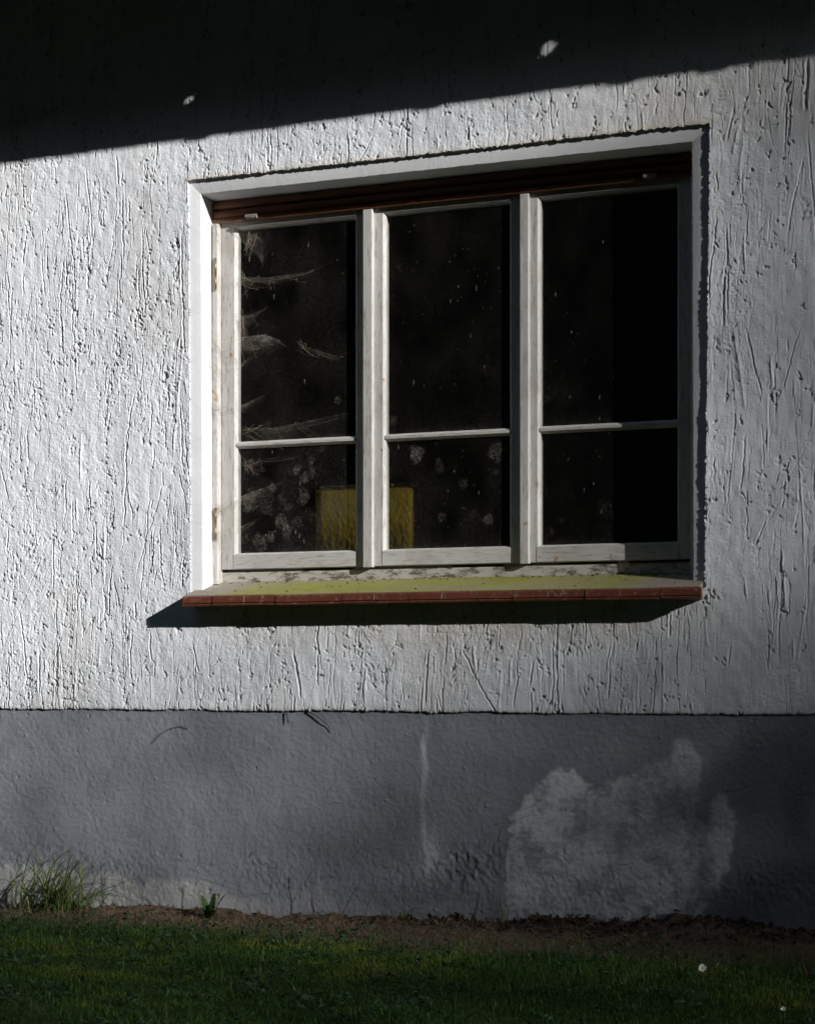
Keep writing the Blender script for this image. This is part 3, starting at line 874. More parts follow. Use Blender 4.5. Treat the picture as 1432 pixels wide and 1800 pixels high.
def pane(x0, x1, z0, z1, blobs, streaks, seed, base=0.02):
    r = np.random.default_rng(seed)
    st = 0.0032
    nX, nZ = int((x1 - x0) / st) + 1, int((z1 - z0) / st) + 1
    gx = np.linspace(x0, x1, nX); gz = np.linspace(z0, z1, nZ)
    GX, GZ = np.meshgrid(gx, gz)
    n1, n2 = vnoise(nZ, nX, 9, 9, r), vnoise(nZ, nX, 4, 4, r)
    D = base * np.clip(0.5 + 0.8 * vnoise(nZ, nX, 40, 30, r), 0, 1)
    e = np.minimum.reduce([GX - x0, x1 - GX, GZ - z0])
    D += 0.16 * np.exp(-np.clip(e, 0, 1) / 0.008) * np.clip(0.6 + 0.6 * n1, 0, 1) + 0.05 * np.exp(-(GZ - z0) / 0.03)
    for bx, bz, br, ba in blobs:
        q = np.sqrt((GX - bx) ** 2 + ((GZ - bz) * 0.9) ** 2) / br + 0.38 * n1 + 0.28 * n2
        D = np.maximum(D, 0.85 * ba * S(1.15, 0.45, q) * np.clip(.8 + .5 * n2, 0, 1))
    for _ in range(streaks):
        bx, bz = r.uniform(x0, x1), r.uniform(z0, z1)
        i, k = int((bx - x0) / st), int((bz - z0) / st)
        ln = int(r.integers(1, 3)) if r.random() < 0.85 else int(r.integers(3, 7))
        D[k:min(nZ, k + ln), i:i + 1] = np.maximum(D[k:min(nZ, k + ln), i:i + 1], r.uniform(0.08, 0.4) if ln < 3 else 0.8)
    V = np.stack([GX, np.full_like(GX, 0.146), GZ], -1).reshape(-1, 3)
    return np_mesh("pane", V, grid_quads(nZ, nX), mat=M['glass'], parent=window, attrs={"dust": np.clip(D, 0, 1)})


def px_blobs(lst): return [(at(a, b, .146).x, at(a, b, .146).z, r / 455.0, s) for a, b, r, s in lst]
B = [
    px_blobs([(592, 702, 8, .45), (470, 745, 10, .12), (440, 560, 14, .08)]),
    px_blobs([(521, 830, 10, .55), (535, 838, 9, .55), (549, 831, 9, .4), (547, 808, 8, .4), (533, 872, 13, .38), (480, 858, 12, .35), (495, 875, 15, .3), (441, 885, 16, .42),
              (465, 890, 22, .22), (495, 915, 13, .55), (520, 917, 12, .3), (455, 948, 14, .45), (460, 962, 12, .3), (477, 944, 10, .4), (503, 932, 13, .45), (430, 945, 12, .3), (565, 790, 7, .3),
              (440, 860, 10, .2), (508, 892, 10, .25), (470, 870, 30, .10), (545, 905, 14, .12)]),
    px_blobs([(690, 740, 9, .25), (860, 660, 20, .05), (700, 470, 14, .05)]),
    px_blobs([(731, 800, 15, .6), (874, 792, 17, .4), (873, 830, 10, .16), (860, 915, 11, .45), (772, 820, 9, .2), (770, 808, 7, .2), (815, 850, 9, .18), (775, 908, 10, .18), (830, 905, 8, .12)]),
    px_blobs([(958, 700, 8, .12), (985, 690, 30, .05)]),
    px_blobs([(970, 935, 10, .14), (1065, 895, 16, .10), (1070, 905, 8, .12), (985, 915, 7, .1)]),
]
for k, (a, g0, g1_, d) in enumerate(sashes):
    s = MB()
    # stiles with a chamfer towards the glass, mitred rails
    zt = ZT1
    s.prism_z([(a, YS + .002), (a + .002, YS), (g0 - 0.010, YS), (g0, YS + 0.011), (g0, YS + .04), (a, YS + .04)], ZB0 + 0.0005, zt)
    s.prism_z([(g1_, YS + 0.011), (g1_ + 0.006, YS + .003), (d - .002, YS + .001), (d, YS + .003), (d, YS + .04), (g1_, YS + .04)], ZB0 + 0.0005, zt)
    s.build("sash_stile", M['paint_v'], window)
    for prof in ([(YS - .0015, ZB0 + .002), (YS - .0015, ZB1 - 0.006), (YS + 0.012, ZB1 + .002), (YS + .04, ZB1 + .002), (YS + .04, ZB0), (YS + .002, ZB0 - .001)],
                 [(YS - .0015, ZT0 + .006), (YS - .0015, ZT1 - .002), (YS + .04, ZT1 - .002), (YS + .04, ZT0 - .002), (YS + .012, ZT0 - .002)]):
        rl = MB(); rl.prism_x(prof, g0 - 0.012, g1_ + 0.004); rl.build("sash_rail", M['paint_h'], window)
    gb = MB()
    gb.prism_x([(YS + 0.003, ZM0 + .008), (YS + 0.003, ZM1 - .009), (YS + .012, ZM1), (YS + .034, ZM1), (YS + .034, ZM0), (YS + .012, ZM0)], g0 - 0.002, g1_ + 0.002)
    gb.build("glazing_bar", M['paint_h'], window)
    pane(g0, g1_, ZM1, ZT0, B[2 * k], [70, 90, 60][k], 20 + k, [0.035, 0.015, 0.010][k])
    pane(g0, g1_, ZB1, ZM0, B[2 * k + 1], [60, 60, 40][k], 40 + k, [0.06, 0.03, 0.012][k])
for zc in (2.49, 1.50):
    h_ = MB()
    z = zc
    h_.tube([(-0.838, 0.095, z - 0.06), (-0.838, 0.095, z - 0.001)], 0.0052, 10); h_.tube([(-0.838, 0.095, z + 0.001), (-0.838, 0.095, z + 0.06)], 0.0052, 10)
    h_.tube([(-0.838, 0.095, z + 0.06), (-0.838, 0.095, z + 0.066)], [0.0042, 0.002], 10); h_.tube([(-0.838, 0.095, z - 0.066), (-0.838, 0.095, z - 0.06)], [0.002, 0.0042], 10)
    h_.build("hinge", M['brass'], window)

# ---------- roller shutter pulled up under the lintel
sh = MB()
for z0, hgt, y0 in [(2.712, 0.036, 0.108), (2.749, 0.036, 0.108)]:
    prof = [(y0 + 0.012, z0)] + [(y0 + 0.009 - 0.009 * math.sin(math.pi * t), z0 + hgt * t) for t in (0.08, 0.25, 0.4, 0.6, 0.75, 0.92)] + [(y0 + 0.012, z0 + hgt - 0.002)]
    sh.prism_x(prof, -0.8615, 1.0575, True)
sh.prism_x([(0.110, 2.694), (0.108, 2.697), (0.108, 2.706), (0.112, 2.712), (0.122, 2.712), (0.122, 2.694)], -0.8615, 1.0575)
sh_o = sh.build("roller_shutter", M['shutter'], house)
for px, py in ((438, 378), (1140, 289)):
    p = at(px, py, 0.075); st_ = MB()
    st_.prism_x([(0.062, -0.006), (0.060, 0.004), (0.066, 0.009), (0.083, 0.010), (0.083, -0.006)], -0.024, 0.024)
    st_.prism_x([(0.058, -0.008), (0.058, -0.003), (0.07, -0.003), (0.07, -0.008)], -0.004, 0.012)
    o = st_.build("stop", M['stop'], sh_o, 0.0015); o.location = (p.x, 0.026, 2.704)

# ================================================================== THINGS INSIDE
# yellow hammered-glass lamp body on the inner sill
def rounded_rect(w, d, r, n=6):
    pts = []
    for cx_, cy_, a0 in ((w - r, -d + r, -90), (w - r, d - r, 0), (-w + r, d - r, 90), (-w + r, -d + r, 180)):
        for i in range(n + 1):
            a = R(a0 + 90 * i / n); pts.append((cx_ + r * math.cos(a), cy_ + r * math.sin(a)))
    return pts
lamp = MB()
lamp.prism_z(rounded_rect(0.2275, 0.055, 0.053, 9), 0.0, 0.326)
lo = lamp.build("glass_block", M['yellow'], None, 0.016, 4)
lo.location = (-0.292, 0.366, 1.3355)
for p_ in lo.data.polygons: p_.use_smooth = True
tag(lo, "amber yellow hammered-glass block standing behind the left and middle panes", "glass block")

# ================================================================== GROUND
GST = 0.012
gxa, gxb, gya, gyb = -3.2, 3.2, -4.2, 0.02
gnx = int((gxb - gxa) / GST) + 1; gny = int((gyb - gya) / GST) + 1
GX, GY = np.meshgrid(gxa + np.arange(gnx) * GST, gya + np.arange(gny) * GST)
def gn(cy, cx): return vnoise(gny, gnx, cy / GST, cx / GST)
near = S(-0.55, -0.15, GY)
GZ = -0.028 + 0.010 * gn(.4, .5) + 0.006 * gn(.12, .14)
base_line = np.interp(GX, [-3.2, -1.77, -1.2, -0.7, 0.0, 0.4, 0.8, 1.0, 1.25, 1.5, 3.2], [-.03, -.028, -.008, -.012, .004, .010, .006, .030, .032, .02, .02])
GZ = GZ * (1 - near) + near * (base_line - 0.012)
mound = S(-0.34, -0.10, GY)
GZ += mound * (0.016 * np.clip(gn(.1, .16), -.3, 1) + 0.012 * gn(.045, .05) + 0.006 * gn(.025, .025)) * (1 + 0.4 * S(0.2, 1.0, GX))
GZ += 0.03 * np.exp(-((GX - 1.03) / .07) ** 2 - ((GY + .05) / .07) ** 2) + 0.014 * np.exp(-((GX - 0.62) / .12) ** 2 - ((GY + .05) / .08) ** 2)
np_mesh("soil", np.stack([GX, GY, GZ], -1).reshape(-1, 3), grid_quads(gny, gnx), mat=M['soil'], attrs={"moss": S(-0.30, -0.62, GY + 0.10 * gn(.2, .3) + .05 * gn(.07, .07)).ravel()})
tag(bpy.data.objects["soil"], kind="structure")
def gz(x, y):
    i = np.clip(((np.asarray(y) - gya) / GST).astype(int), 0, gny - 1); j = np.clip(((np.asarray(x) - gxa) / GST).astype(int), 0, gnx - 1)
    return GZ[i, j]
def gzf(x, y): return float(gz(np.array(x), np.array(y)))
m = Mat("far_lawn", rough=0.95, spec=0.1)
m.color(m.mix(m.noise(3, 6), (0.018, 0.032, 0.010), (0.045, 0.065, 0.018))); m.bump(m.noise(60, 5), 0.8, 0.03)
g = MB(); g.add([(-400, -400, -.06), (400, -400, -.06), (400, 400, -.06), (-400, 400, -.06)], [(0, 1, 2, 3)])
tag(g.build("ground", m.m), kind="structure")


# ---------- lawn
def blades(n, xf, yf_, hf, wf, tonef, seed, lean=0.5):
    r = np.random.default_rng(seed)
    x, y = xf(r, n), yf_(r, n)
    z = gz(x, y)
    h, w, tone = hf(r, x, y), wf(r, n), tonef(r, x, y)
    a = r.uniform(0, 2 * np.pi, n); la = r.uniform(0, 2 * np.pi, n); ll = np.abs(r.normal(0, lean, n)) * h
    sx, sy = np.cos(a) * w, np.sin(a) * w
    dx, dy = np.cos(la) * ll, np.sin(la) * ll
    V = np.zeros((n, 5, 3))
    V[:, 0] = np.stack([x - sx, y - sy, z - .003], -1); V[:, 1] = np.stack([x + sx, y + sy, z - .003], -1)
    V[:, 2] = np.stack([x + dx * .35 + sx * .8, y + dy * .35 + sy * .8, z + h * .6], -1)
    V[:, 3] = np.stack([x + dx * .35 - sx * .8, y + dy * .35 - sy * .8, z + h * .6], -1)
    V[:, 4] = np.stack([x + dx, y + dy, z + h], -1)
    k = np.arange(n)[:, None] * 5
    return V.reshape(-1, 3), k + np.array([[0, 1, 2, 3]]), k + np.array([[3, 2, 4]]), np.repeat(tone, 5)

patchy = 0.5 + 0.5 * gn(.35, .45) ; patchy2 = 0.5 + 0.5 * gn(.09, .12)
def pat(x, y, A):
    i = np.clip(((y - gya) / GST).astype(int), 0, gny - 1); j = np.clip(((x - gxa) / GST).astype(int), 0, gnx - 1)
    return A[i, j]
def y_lawn(r, n):        # thinning out towards the soil strip
    y = r.uniform(-3.3, -0.20, n * 2)
    k = r.random(n * 2) < 0.9 * S(-0.24, -0.60, y + 0.22 * (r.random(n * 2) - .5)) + 0.02
    y = y[k][:n]
    return np.resize(y, n)
def x_lawn(r, n): return r.uniform(-2.9, 2.9, n)
parts = []
parts.append(blades(260000, x_lawn, y_lawn, lambda r, x, y: r.uniform(.006, .015, len(x)) * (0.5 + 0.9 * pat(x, y, patchy2)), lambda r, n: r.uniform(.0008, .0019, n),
                    lambda r, x, y: np.clip(0.12 + 1.5 * pat(x, y, patchy) ** 1.5 * pat(x, y, patchy2) + r.normal(0, .14, len(x)), 0, 1), 1, 0.7))
parts.append(blades(7000, x_lawn, y_lawn, lambda r, x, y: r.uniform(.016, .048, len(x)), lambda r, n: r.uniform(.001, .0022, n),
                    lambda r, x, y: np.clip(r.normal(0.35, .2, len(x)), 0, 1), 2, 0.5))
off = 0; Vs, Qs, Ts, As = [], [], [], []
for v, q, t, a in parts:
    Vs.append(v); Qs.append(q + off); Ts.append(t + off); As.append(a); off += len(v)
go = np_mesh("grass", np.vstack(Vs), np.vstack(Qs), np.vstack(Ts), mat=M['grass'], smooth=False, attrs={"tone": np.concatenate(As)})
tag(go, "short mossy lawn grass in front of the grey plinth", "grass", kind="stuff")

# ---------- clover and plantain leaves in the lawn, dead leaves along the wall
def leaf_scatter(name, n, xf, yf_, size, mat, tonef, zf_, seed, up=0.6, fold=0.25):
    r = np.random.default_rng(seed)
    x, y = xf(r, n), yf_(r, n); z = gz(x, y) + zf_(r, n)
    s = size(r, n)
    nrm = r.normal(0, 1, (n, 3)) * (1 - up); nrm[:, 2] += up + 0.15
    nrm /= np.linalg.norm(nrm, axis=1)[:, None]
    t = r.normal(0, 1, (n, 3)); t -= nrm * (t * nrm).sum(1)[:, None]; t /= np.linalg.norm(t, axis=1)[:, None]
    bt = np.cross(nrm, t)
    c = np.stack([x, y, z], -1)
    asp = r.uniform(.45, .8, n)[:, None]
    L_ = s[:, None]
    pts = [c - t * L_, c - t * L_ * .3 + bt * L_ * asp + nrm * L_ * fold, c + t * L_ * .5 + bt * L_ * asp * .7 + nrm * L_ * fold * r.uniform(0, 2, n)[:, None], c + t * L_ + nrm * L_ * r.normal(0, .4, n)[:, None],
           c + t * L_ * .5 - bt * L_ * asp * .7 + nrm * L_ * fold * r.uniform(0, 2, n)[:, None], c - t * L_ * .3 - bt * L_ * asp + nrm * L_ * fold]
    V = np.stack(pts, 1).reshape(-1, 3)
    k = np.arange(n)[:, None] * 6
    Q = np.vstack([k + np.array([[0, 1, 2, 3]]), k + np.array([[0, 3, 4, 5]])])
    tone = np.repeat(tonef(r, x, y), 6)
    return np_mesh(name, V, Q, mat=mat, smooth=False, attrs={"tone": np.clip(tone, 0, 1)})
def clump_x(r, n): return np.resize(r.uniform(-2.8, 2.8, n // 9)[:, None] + r.normal(0, .03, (n // 9, 9)), n)
def clump_y(r, n): return np.resize(np.repeat(np.minimum(r.uniform(-3.0, -0.28, n // 9), -0.30), 9) + r.normal(0, .03, n // 9 * 9), n)
cl = leaf_scatter("clover", 5400, lambda r, n: clump_x(r, n), clump_y, lambda r, n: r.uniform(.005, .013, n), M['clover'], lambda r, x, y: r.random(len(x)), lambda r, n: r.uniform(.008, .03, n), 5)
tag(cl, "small dark clover and weed leaves scattered through the lawn", "clover", kind="stuff")
def wall_y(r, n): return -0.015 - np.abs(r.normal(0, 0.10, n))
def lit_x(r, n): return np.where(r.random(n) < 0.8, r.uniform(0.1, 1.9, n), r.uniform(-2.0, 1.9, n))
li = leaf_scatter("leaf_litter", 2000, lit_x, wall_y, lambda r, n: r.uniform(.003, .013, n), M['litter'], lambda r, x, y: np.clip(r.random(len(x)) ** 1.5 - 0.15 * (x > .5), 0, 1), lambda r, n: r.uniform(.0, .012, n), 6, 0.6, 0.4)
tag(li, "dead brown leaves and crumbs drifted along the foot of the wall", "leaf litter", kind="stuff")
cr = leaf_scatter("soil_crumbs", 5200, lambda r, n: r.uniform(-2.1, 1.9, n), lambda r, n: -0.01 - np.abs(r.normal(0, 0.16, n)), lambda r, n: r.uniform(.0015, .0055, n), M['litter'], lambda r, x, y: np.clip(r.random(len(x)) ** 1.3, 0, 1), lambda r, n: r.uniform(.0, .004, n), 16, 0.4, 0.5)
tag(cr, "crumbs of dry earth on the bare soil strip", "soil crumbs", kind="stuff")
def straw_y(r, n): return -0.05 - np.abs(r.normal(0.2, 0.16, n))
v, q, t, a = blades(5200, lambda r, n: r.uniform(-2.2, 2.0, n), straw_y, lambda r, x, y: r.uniform(.006, .03, len(x)), lambda r, n: r.uniform(.0006, .0015, n), lambda r, x, y: np.clip(r.normal(.75, .2, len(x)), 0, 1), 9, 2.2)
so = np_mesh("straw", v, q, t, mat=M['litter'], smooth=False, attrs={"tone": a})
tag(so, "thin dry straw lying on the bare soil strip", "straw", kind="stuff")


def sill_leaf(n, seed):
    r = np.random.default_rng(seed); vs = []
    x = r.uniform(-0.84, 1.03, n); b_ = np.where(r.random(n) < .7, np.abs(r.normal(0, .02, n)), r.uniform(0, .2, n))
    return x, 0.138 - b_
_gz = gz
gz = lambda x, y: 1.206 + (np.asarray(y) + 0.0876) * 0.2817
sx_, sy_ = sill_leaf(260, 77)
db = leaf_scatter("sill_debris", 260, lambda r, n: sx_, lambda r, n: sy_, lambda r, n: r.uniform(.001, .006, n) ** 1.0, M['litter'], lambda r, x, y: r.random(len(x)) ** 1.6, lambda r, n: r.uniform(.001, .003, n), 78, .75, .3)
tag(db, "crumbs and dead leaf bits lying along the back of the window sill", "debris", kind="stuff")
gz = _gz

# ---------- individual plants
def blade_mesh(mb, base, az, length, width, lift, droop, n=9, tones=None, curl=0.0):
    """one arching grass blade"""
    p = Vector(base); d = Vector((math.cos(az), math.sin(az), 0)); th = lift
    pts, wid, side = [], [], []
    sd_ = Vector((-math.sin(az), math.cos(az), 0))
    for i in range(n + 1):
        t = i / n
        pts.append(p.copy()); wid.append(width * max(0.04, (min(1, 0.55 + t * 2.5) * (1 - t ** 2.2)))); side.append(sd_)
        th = lift - droop * t * t
        p = p + (d * math.cos(th) + Vector((0, 0, 1)) * math.sin(th)) * (length / n)
        d = (Matrix.Rotation(curl / n, 3, 'Z') @ d)
    mb.strip(pts, wid, side, 0.35)
    return (n + 1) * 3


def plant(name, label, cat, x, y, group=None):
    o = empty(name, (x, y, gzf(x, y)))
    tag(o, label, cat, group)
    return o


def tone_attr(o, tones):
    a = o.data.attributes.new("tone", 'FLOAT', 'POINT'); a.data.foreach_set("value", np.array(tones, np.float32))


def grass_tuft(name, label, x, y, n, lmin, lmax, spread, wid, seed, stems=0, bias=None, liftm=(0.7, 1.5), droops=(.5, 2.4)):
    rr = random.Random(seed)
    o = plant(name, label, "grass tuft", x, y)
    mb = MB(); tones = []
    for i in range(n):
        az = rr.uniform(0, 2 * math.pi) if bias is None or rr.random() < .5 else rr.gauss(bias, .6)
        L = rr.uniform(lmin, lmax)
        k = blade_mesh(mb, (rr.gauss(0, spread), rr.gauss(0, spread * .6), -.004), az, L, wid * rr.uniform(.6, 1.2), rr.uniform(*liftm), rr.uniform(*droops), 10, curl=rr.gauss(0, .4))
        tones += [rr.random() ** 1.2] * k
    f = mb.build("foliage", M['tuft'], o)
    tone_attr(f, tones)
    if stems:
        sm = MB()
        for i in range(stems):
            az = rr.uniform(-.6, 1.0); b0 = Vector((rr.gauss(0, spread), 0, 0)); pts = [b0]
            hgt = rr.uniform(.20, .34)
            for k in range(1, 9):
                t = k / 8; pts.append(b0 + Vector((math.cos(az) * .10 * t ** 1.6 * rr.uniform(.9, 1.1), -.03 * t, hgt * t)))
            sm.tube(pts, [.0011 * (1 - .5 * k / 8) for k in range(9)], 5)
            for k in range(14):
                t = rr.uniform(.55, 1); p = pts[min(8, int(t * 8))]; e = p + Vector((rr.gauss(0, .02), rr.gauss(0, .01), rr.uniform(.004, .025)))
                sm.tube([p, e], .0005, 4); sm.tube([e, e + Vector((.001, 0, .004))], [.0014, .0006], 5)
        sm.build("seed_stem", M['stem'], o)
    return o
grass_tuft("grass_tuft", "large arching green grass tuft against the plinth at the far left", -1.41, -0.16, 230, .13, .42, .065, .0028, 3, 3, 0.2, (.55, 1.45), (1.2, 3.4))
grass_tuft("grass_tuft", "low spiky grass tuft at the wall foot below the middle of the window", 0.0, -0.07, 26, .05, .11, .022, .0020, 4, 0, None, (.4, 1.4))
grass_tuft("grass_tuft", "few upright lone grass blades at the left edge of the pale plinth patch", 0.385, -0.045, 4, .07, .115, .008, .0030, 8, 0, None, (1.25, 1.6))
grass_tuft("grass_tuft", "two short grass blades sticking out of the leaf litter beside the pale patch", 0.24, -0.06, 3, .05, .085, .012, .0020, 12, 0, None, (.9, 1.4))

for lab_, gx_, gy_, n_, l_, sd_ in [("tiny grass sprout at the wall foot under the plinth seam", .09, -.05, 5, .06, 21), ("small grass sprout in front of the mound at the far right", 1.30, -.30, 9, .06, 22),
                               ("short grass sprout between the large tuft and the jagged weed", -1.02, -.20, 9, .07, 23), ("small grass sprout just right of the jagged weed", -.60, -.24, 7, .06, 24),
                               ("low grass sprout on the soil below the pale patch", .72, -.27, 10, .055, 25), ("thin grass sprout on the soil left of the low spiky tuft", -.25, -.20, 8, .06, 26)]:
    grass_tuft("grass_sprout", lab_, gx_, gy_, n_, l_ * .5, l_, .015, .0018, sd_, 0, None, (.5, 1.5))
# jagged broad-leaved weed
def lobed_leaf(mb, base, az, length, lift, droop, width, rr, n=14):
    p = Vector(base); d = Vector((math.cos(az), math.sin(az), 0)); sd_ = Vector((-math.sin(az), math.cos(az), 0)) ; pts, wid, side = [], [], []
    for i in range(n + 1):
        t = i / n
        w = width * (0.25 + 1.0 * math.sin(math.pi * min(1, t * 0.9 + .08)) ** .8) * (1.0 if i % 2 else .68) * (1 if t < .93 else .4)
        pts.append(p.copy() + sd_ * rr.gauss(0, .001)); wid.append(w); side.append((sd_ + Vector((0, 0, rr.gauss(0, .25)))).normalized())
        th = lift - droop * t * t
        p = p + (d * math.cos(th) + Vector((0, 0, 1)) * math.sin(th)) * (length / n)
    mb.strip(pts, wid, side, 0.5)
    return (n + 1) * 3
rr = random.Random(5)
w_ = plant("leafy_weed", "small upright weed with jagged green leaves on the soil below the left sash", "weed", -0.735, -0.165)
for az, L, lift, dr in [(2.7, .10, 1.35, .5), (0.4, .115, 1.25, .6), (1.4, .105, 1.45, .5), (3.6, .075, 1.0, .9), (5.6, .08, .9, .9), (5.0, .085, 1.2, 1.0)]:
    mb = MB(); k = lobed_leaf(mb, (rr.gauss(0, .006), rr.gauss(0, .004), 0), az, L, lift, dr, .0145, rr)
    o = mb.build("leaf", M['weed'], w_); tone_attr(o, [rr.random()] * k)
sm = MB()
for i in range(9):
    a = rr.uniform(0, 6.28); sm.tube([(rr.gauss(0, .01), rr.gauss(0, .01), -.01), (math.cos(a) * .03, math.sin(a) * .02, rr.uniform(.0, .03)), (math.cos(a) * .05, math.sin(a) * .03, rr.uniform(-.01, .02))], .0009, 4)
sm.build("dead_stem", M['stem'], w_)

# thin dry stalks leaning on the plinth
def dry_stalk(label, px, py0, py1, lean, seed, y=-0.05, twigs=6):
    rr = random.Random(seed)
    p0 = at(px, py0, y); h_ = (py0 - py1) / 460.0
    o = plant("dry_stalk", label, "dry stalk", p0.x, y)
    pts = []
    for i in range(9):
        t = i / 8; pts.append(Vector((lean * h_ * t ** 1.4 + rr.gauss(0, .0015), .02 * t, h_ * t)))
    mb = MB(); mb.tube(pts, [.0011 * (1 - .55 * i / 8) for i in range(9)], 5)
    for i in range(twigs):
        k = rr.randint(2, 8); e = pts[k] + Vector((rr.gauss(0, .018), rr.gauss(0, .006), rr.uniform(.004, .022))); mb.tube([pts[k], e], [.0006, .0004], 4); mb.tube([e, e + Vector((0, 0, .004))], [.0012, .0005], 5)
    mb.build("stalk", M['stem'], o)
dry_stalk("thin dry stalk arching beside the large left grass tuft", 222, 1595, 1500, -.25, 1)
dry_stalk("thin dry stalk with tiny seed heads right of the jagged weed", 412, 1600, 1535, .15, 2)
dry_stalk("dry stalk leaning left behind the jagged weed", 355, 1595, 1532, -.3, 3, -.04, 4)
dry_stalk("tall thin dry stalk left of the low spiky tuft, leaning right", 640, 1612, 1520, .35, 4)
dry_stalk("short dry stalk left of the low spiky tuft, leaning left", 600, 1612, 1555, -.45, 5)
dry_stalk("spindly dry stalk between the jagged weed and the low spiky tuft, leaning left", 560, 1610, 1535, -.35, 6)
dry_stalk("bare dry stalk at the extreme left edge behind the large tuft", 22, 1590, 1510, -.15, 7)

# dark roots hanging out of the joint under the plaster
for lab, pts in [("short dark root hanging from the plaster joint left of the plinth seam", [(540, 1250), (556, 1258), (568, 1268), (578, 1276), (581, 1288)]),
                 ("long thin dry tendril curling on the plinth below the left sash", [(270, 1305), (285, 1288), (303, 1279), (320, 1276), (330, 1281)]),
                 ("tiny root hanging from the plaster joint beside the short dark root", [(503, 1252), (506, 1262), (507, 1270)]),
                 ("small dry twig stuck to the plinth right of the jagged weed", [(443, 1505), (447, 1499), (452, 1494)])]:
    P_ = [at(a, b_, 0.004 - 0.004 * math.sin(i)) for i, (a, b_) in enumerate(pts)]
    mb = MB(); n = len(P_); mb.tube(P_, [.0022 * (1 - .6 * i / n) if "short" in lab else .0011 for i in range(n)], 6)
    o = mb.build("root", M['root']); tag(o, lab, "root", "dry roots on the plinth")

# daisies
def daisy(label, x, y, r, tilt, seed, closed=0.0):
    rr = random.Random(seed)
    o = plant("daisy", label, "daisy", x, y)
    top = Vector((0, 0, .040))
    mb = MB(); mb.tube([(0, 0, -.01), (.003, .002, .02), top], .0011, 6); f = mb.build("stem", M['tuft'], o); tone_attr(f, [.4] * len(f.data.vertices))
    rot = Matrix.Rotation(tilt, 3, 'X')
    pb = MB()
    for i in range(15):
        a = 2 * math.pi * i / 15 + rr.gauss(0, .06); L = r * rr.uniform(.85, 1.1); up = .25 + closed + rr.gauss(0, .08)
        d = Vector((math.cos(a), math.sin(a), 0)); s_ = Vector((-math.sin(a), math.cos(a), 0))
        pts = [top + rot @ (d * L * t + Vector((0, 0, up * L * t))) for t in (.15, .5, .85, 1)]
        pb.strip(pts, [r * .09, r * .17, r * .15, r * .05], [rot @ s_] * 4, .2)
    pb.build("petal_ring", M['petal'], o)
    c_ = MB(); pts = [top + rot @ Vector((0, 0, .001 + r * .02 * k)) for k in range(4)]
    c_.tube(pts, [r * .30, r * .32, r * .25, r * .1], 12); c_.build("flower_centre", M['pollen'], o)
daisy("open white daisy with yellow centre in the lawn at lower right", 1.235, -0.845, .0135, R(55), 1)
daisy("half closed white daisy near the bottom right corner of the lawn", 1.533, -1.365, .008, R(40), 2, .8)

# ================================================================== ADDED FOLIAGE SCREENS (out of the frame, shaped to grade the sun and block sky light)
UX = SUN.normalized()
def sun_point(xw, zw, t):          # where the sun ray that reaches the wall at (xw, zw) is at distance t
    return np.stack([xw + UX.x * t, UX.y * t, zw + UX.z * t], -1)


def leaf_cloud(name, C, size, seed, mat, parent):
    """many small folded leaves at the points C"""
    r = np.random.default_rng(seed); n = len(C)
    s_ = r.uniform(*size, n)[:, None]
    nrm = r.normal(0, 1, (n, 3)); nrm /= np.linalg.norm(nrm, axis=1)[:, None]
    t = r.normal(0, 1, (n, 3)); t -= nrm * (t * nrm).sum(1)[:, None]; t /= np.linalg.norm(t, axis=1)[:, None]
    b_ = np.cross(nrm, t)
    V = np.stack([C - t * s_, C + b_ * s_ * .6 + nrm * s_ * .15, C + t * s_, C - b_ * s_ * .6 + nrm * s_ * .15], 1).reshape(-1, 3)
    k = np.arange(n)[:, None] * 4
    return np_mesh(name, V, k + np.array([[0, 1, 2, 3]]), mat=mat, parent=parent, smooth=False, attrs={"tone": np.repeat(r.random(n), 4)})


LEAF = (0.045, 0.085)
A_LEAF = 0.5 * 1.2 * np.mean(np.linspace(*LEAF, 50) ** 2)          # mean shade of one leaf


def added_veil_tree(label, x0, x1, z0, z1, tau, seed, t0=60.0, depth=5.0, LEAF=LEAF):
    A_LEAF = 0.5 * 1.2 * np.mean(np.linspace(*LEAF, 50) ** 2)          # mean shade of one leaf
    """an added unseen leaf screen shaped to dim sun or sky light: tau(xw, zw) is its optical depth along the sun"""
    r = np.random.default_rng(seed)
    area = (x1 - x0) * abs(-UX.y) * (z1 - z0)            # wall area seen from the sun
    xx, zz = r.uniform(x0, x1, 400000), r.uniform(z0, z1, 400000)
    tv = np.maximum(tau(xx, zz), 0)
    n = int(tv.mean() * area / A_LEAF)
    k = r.choice(len(xx), n, p=tv / tv.sum())
    C = sun_point(xx[k] + r.normal(0, .05, n), zz[k] + r.normal(0, .05, n), t0 + r.normal(0, depth / 2, n))
    mid = C.mean(0)
    o = empty("added_tree", (mid[0], mid[1], -.06)); tag(o, label, "added_tree", "added unseen leaf screens that dim the light")
    leaf_cloud("added_crown", C - np.array([mid[0], mid[1], -.06]), LEAF, seed, M['added_crown'], o)
    tb = MB(); h_ = mid[2] - C[:, 2].std()
    return o, C - np.array([mid[0], mid[1], -.06]), tb


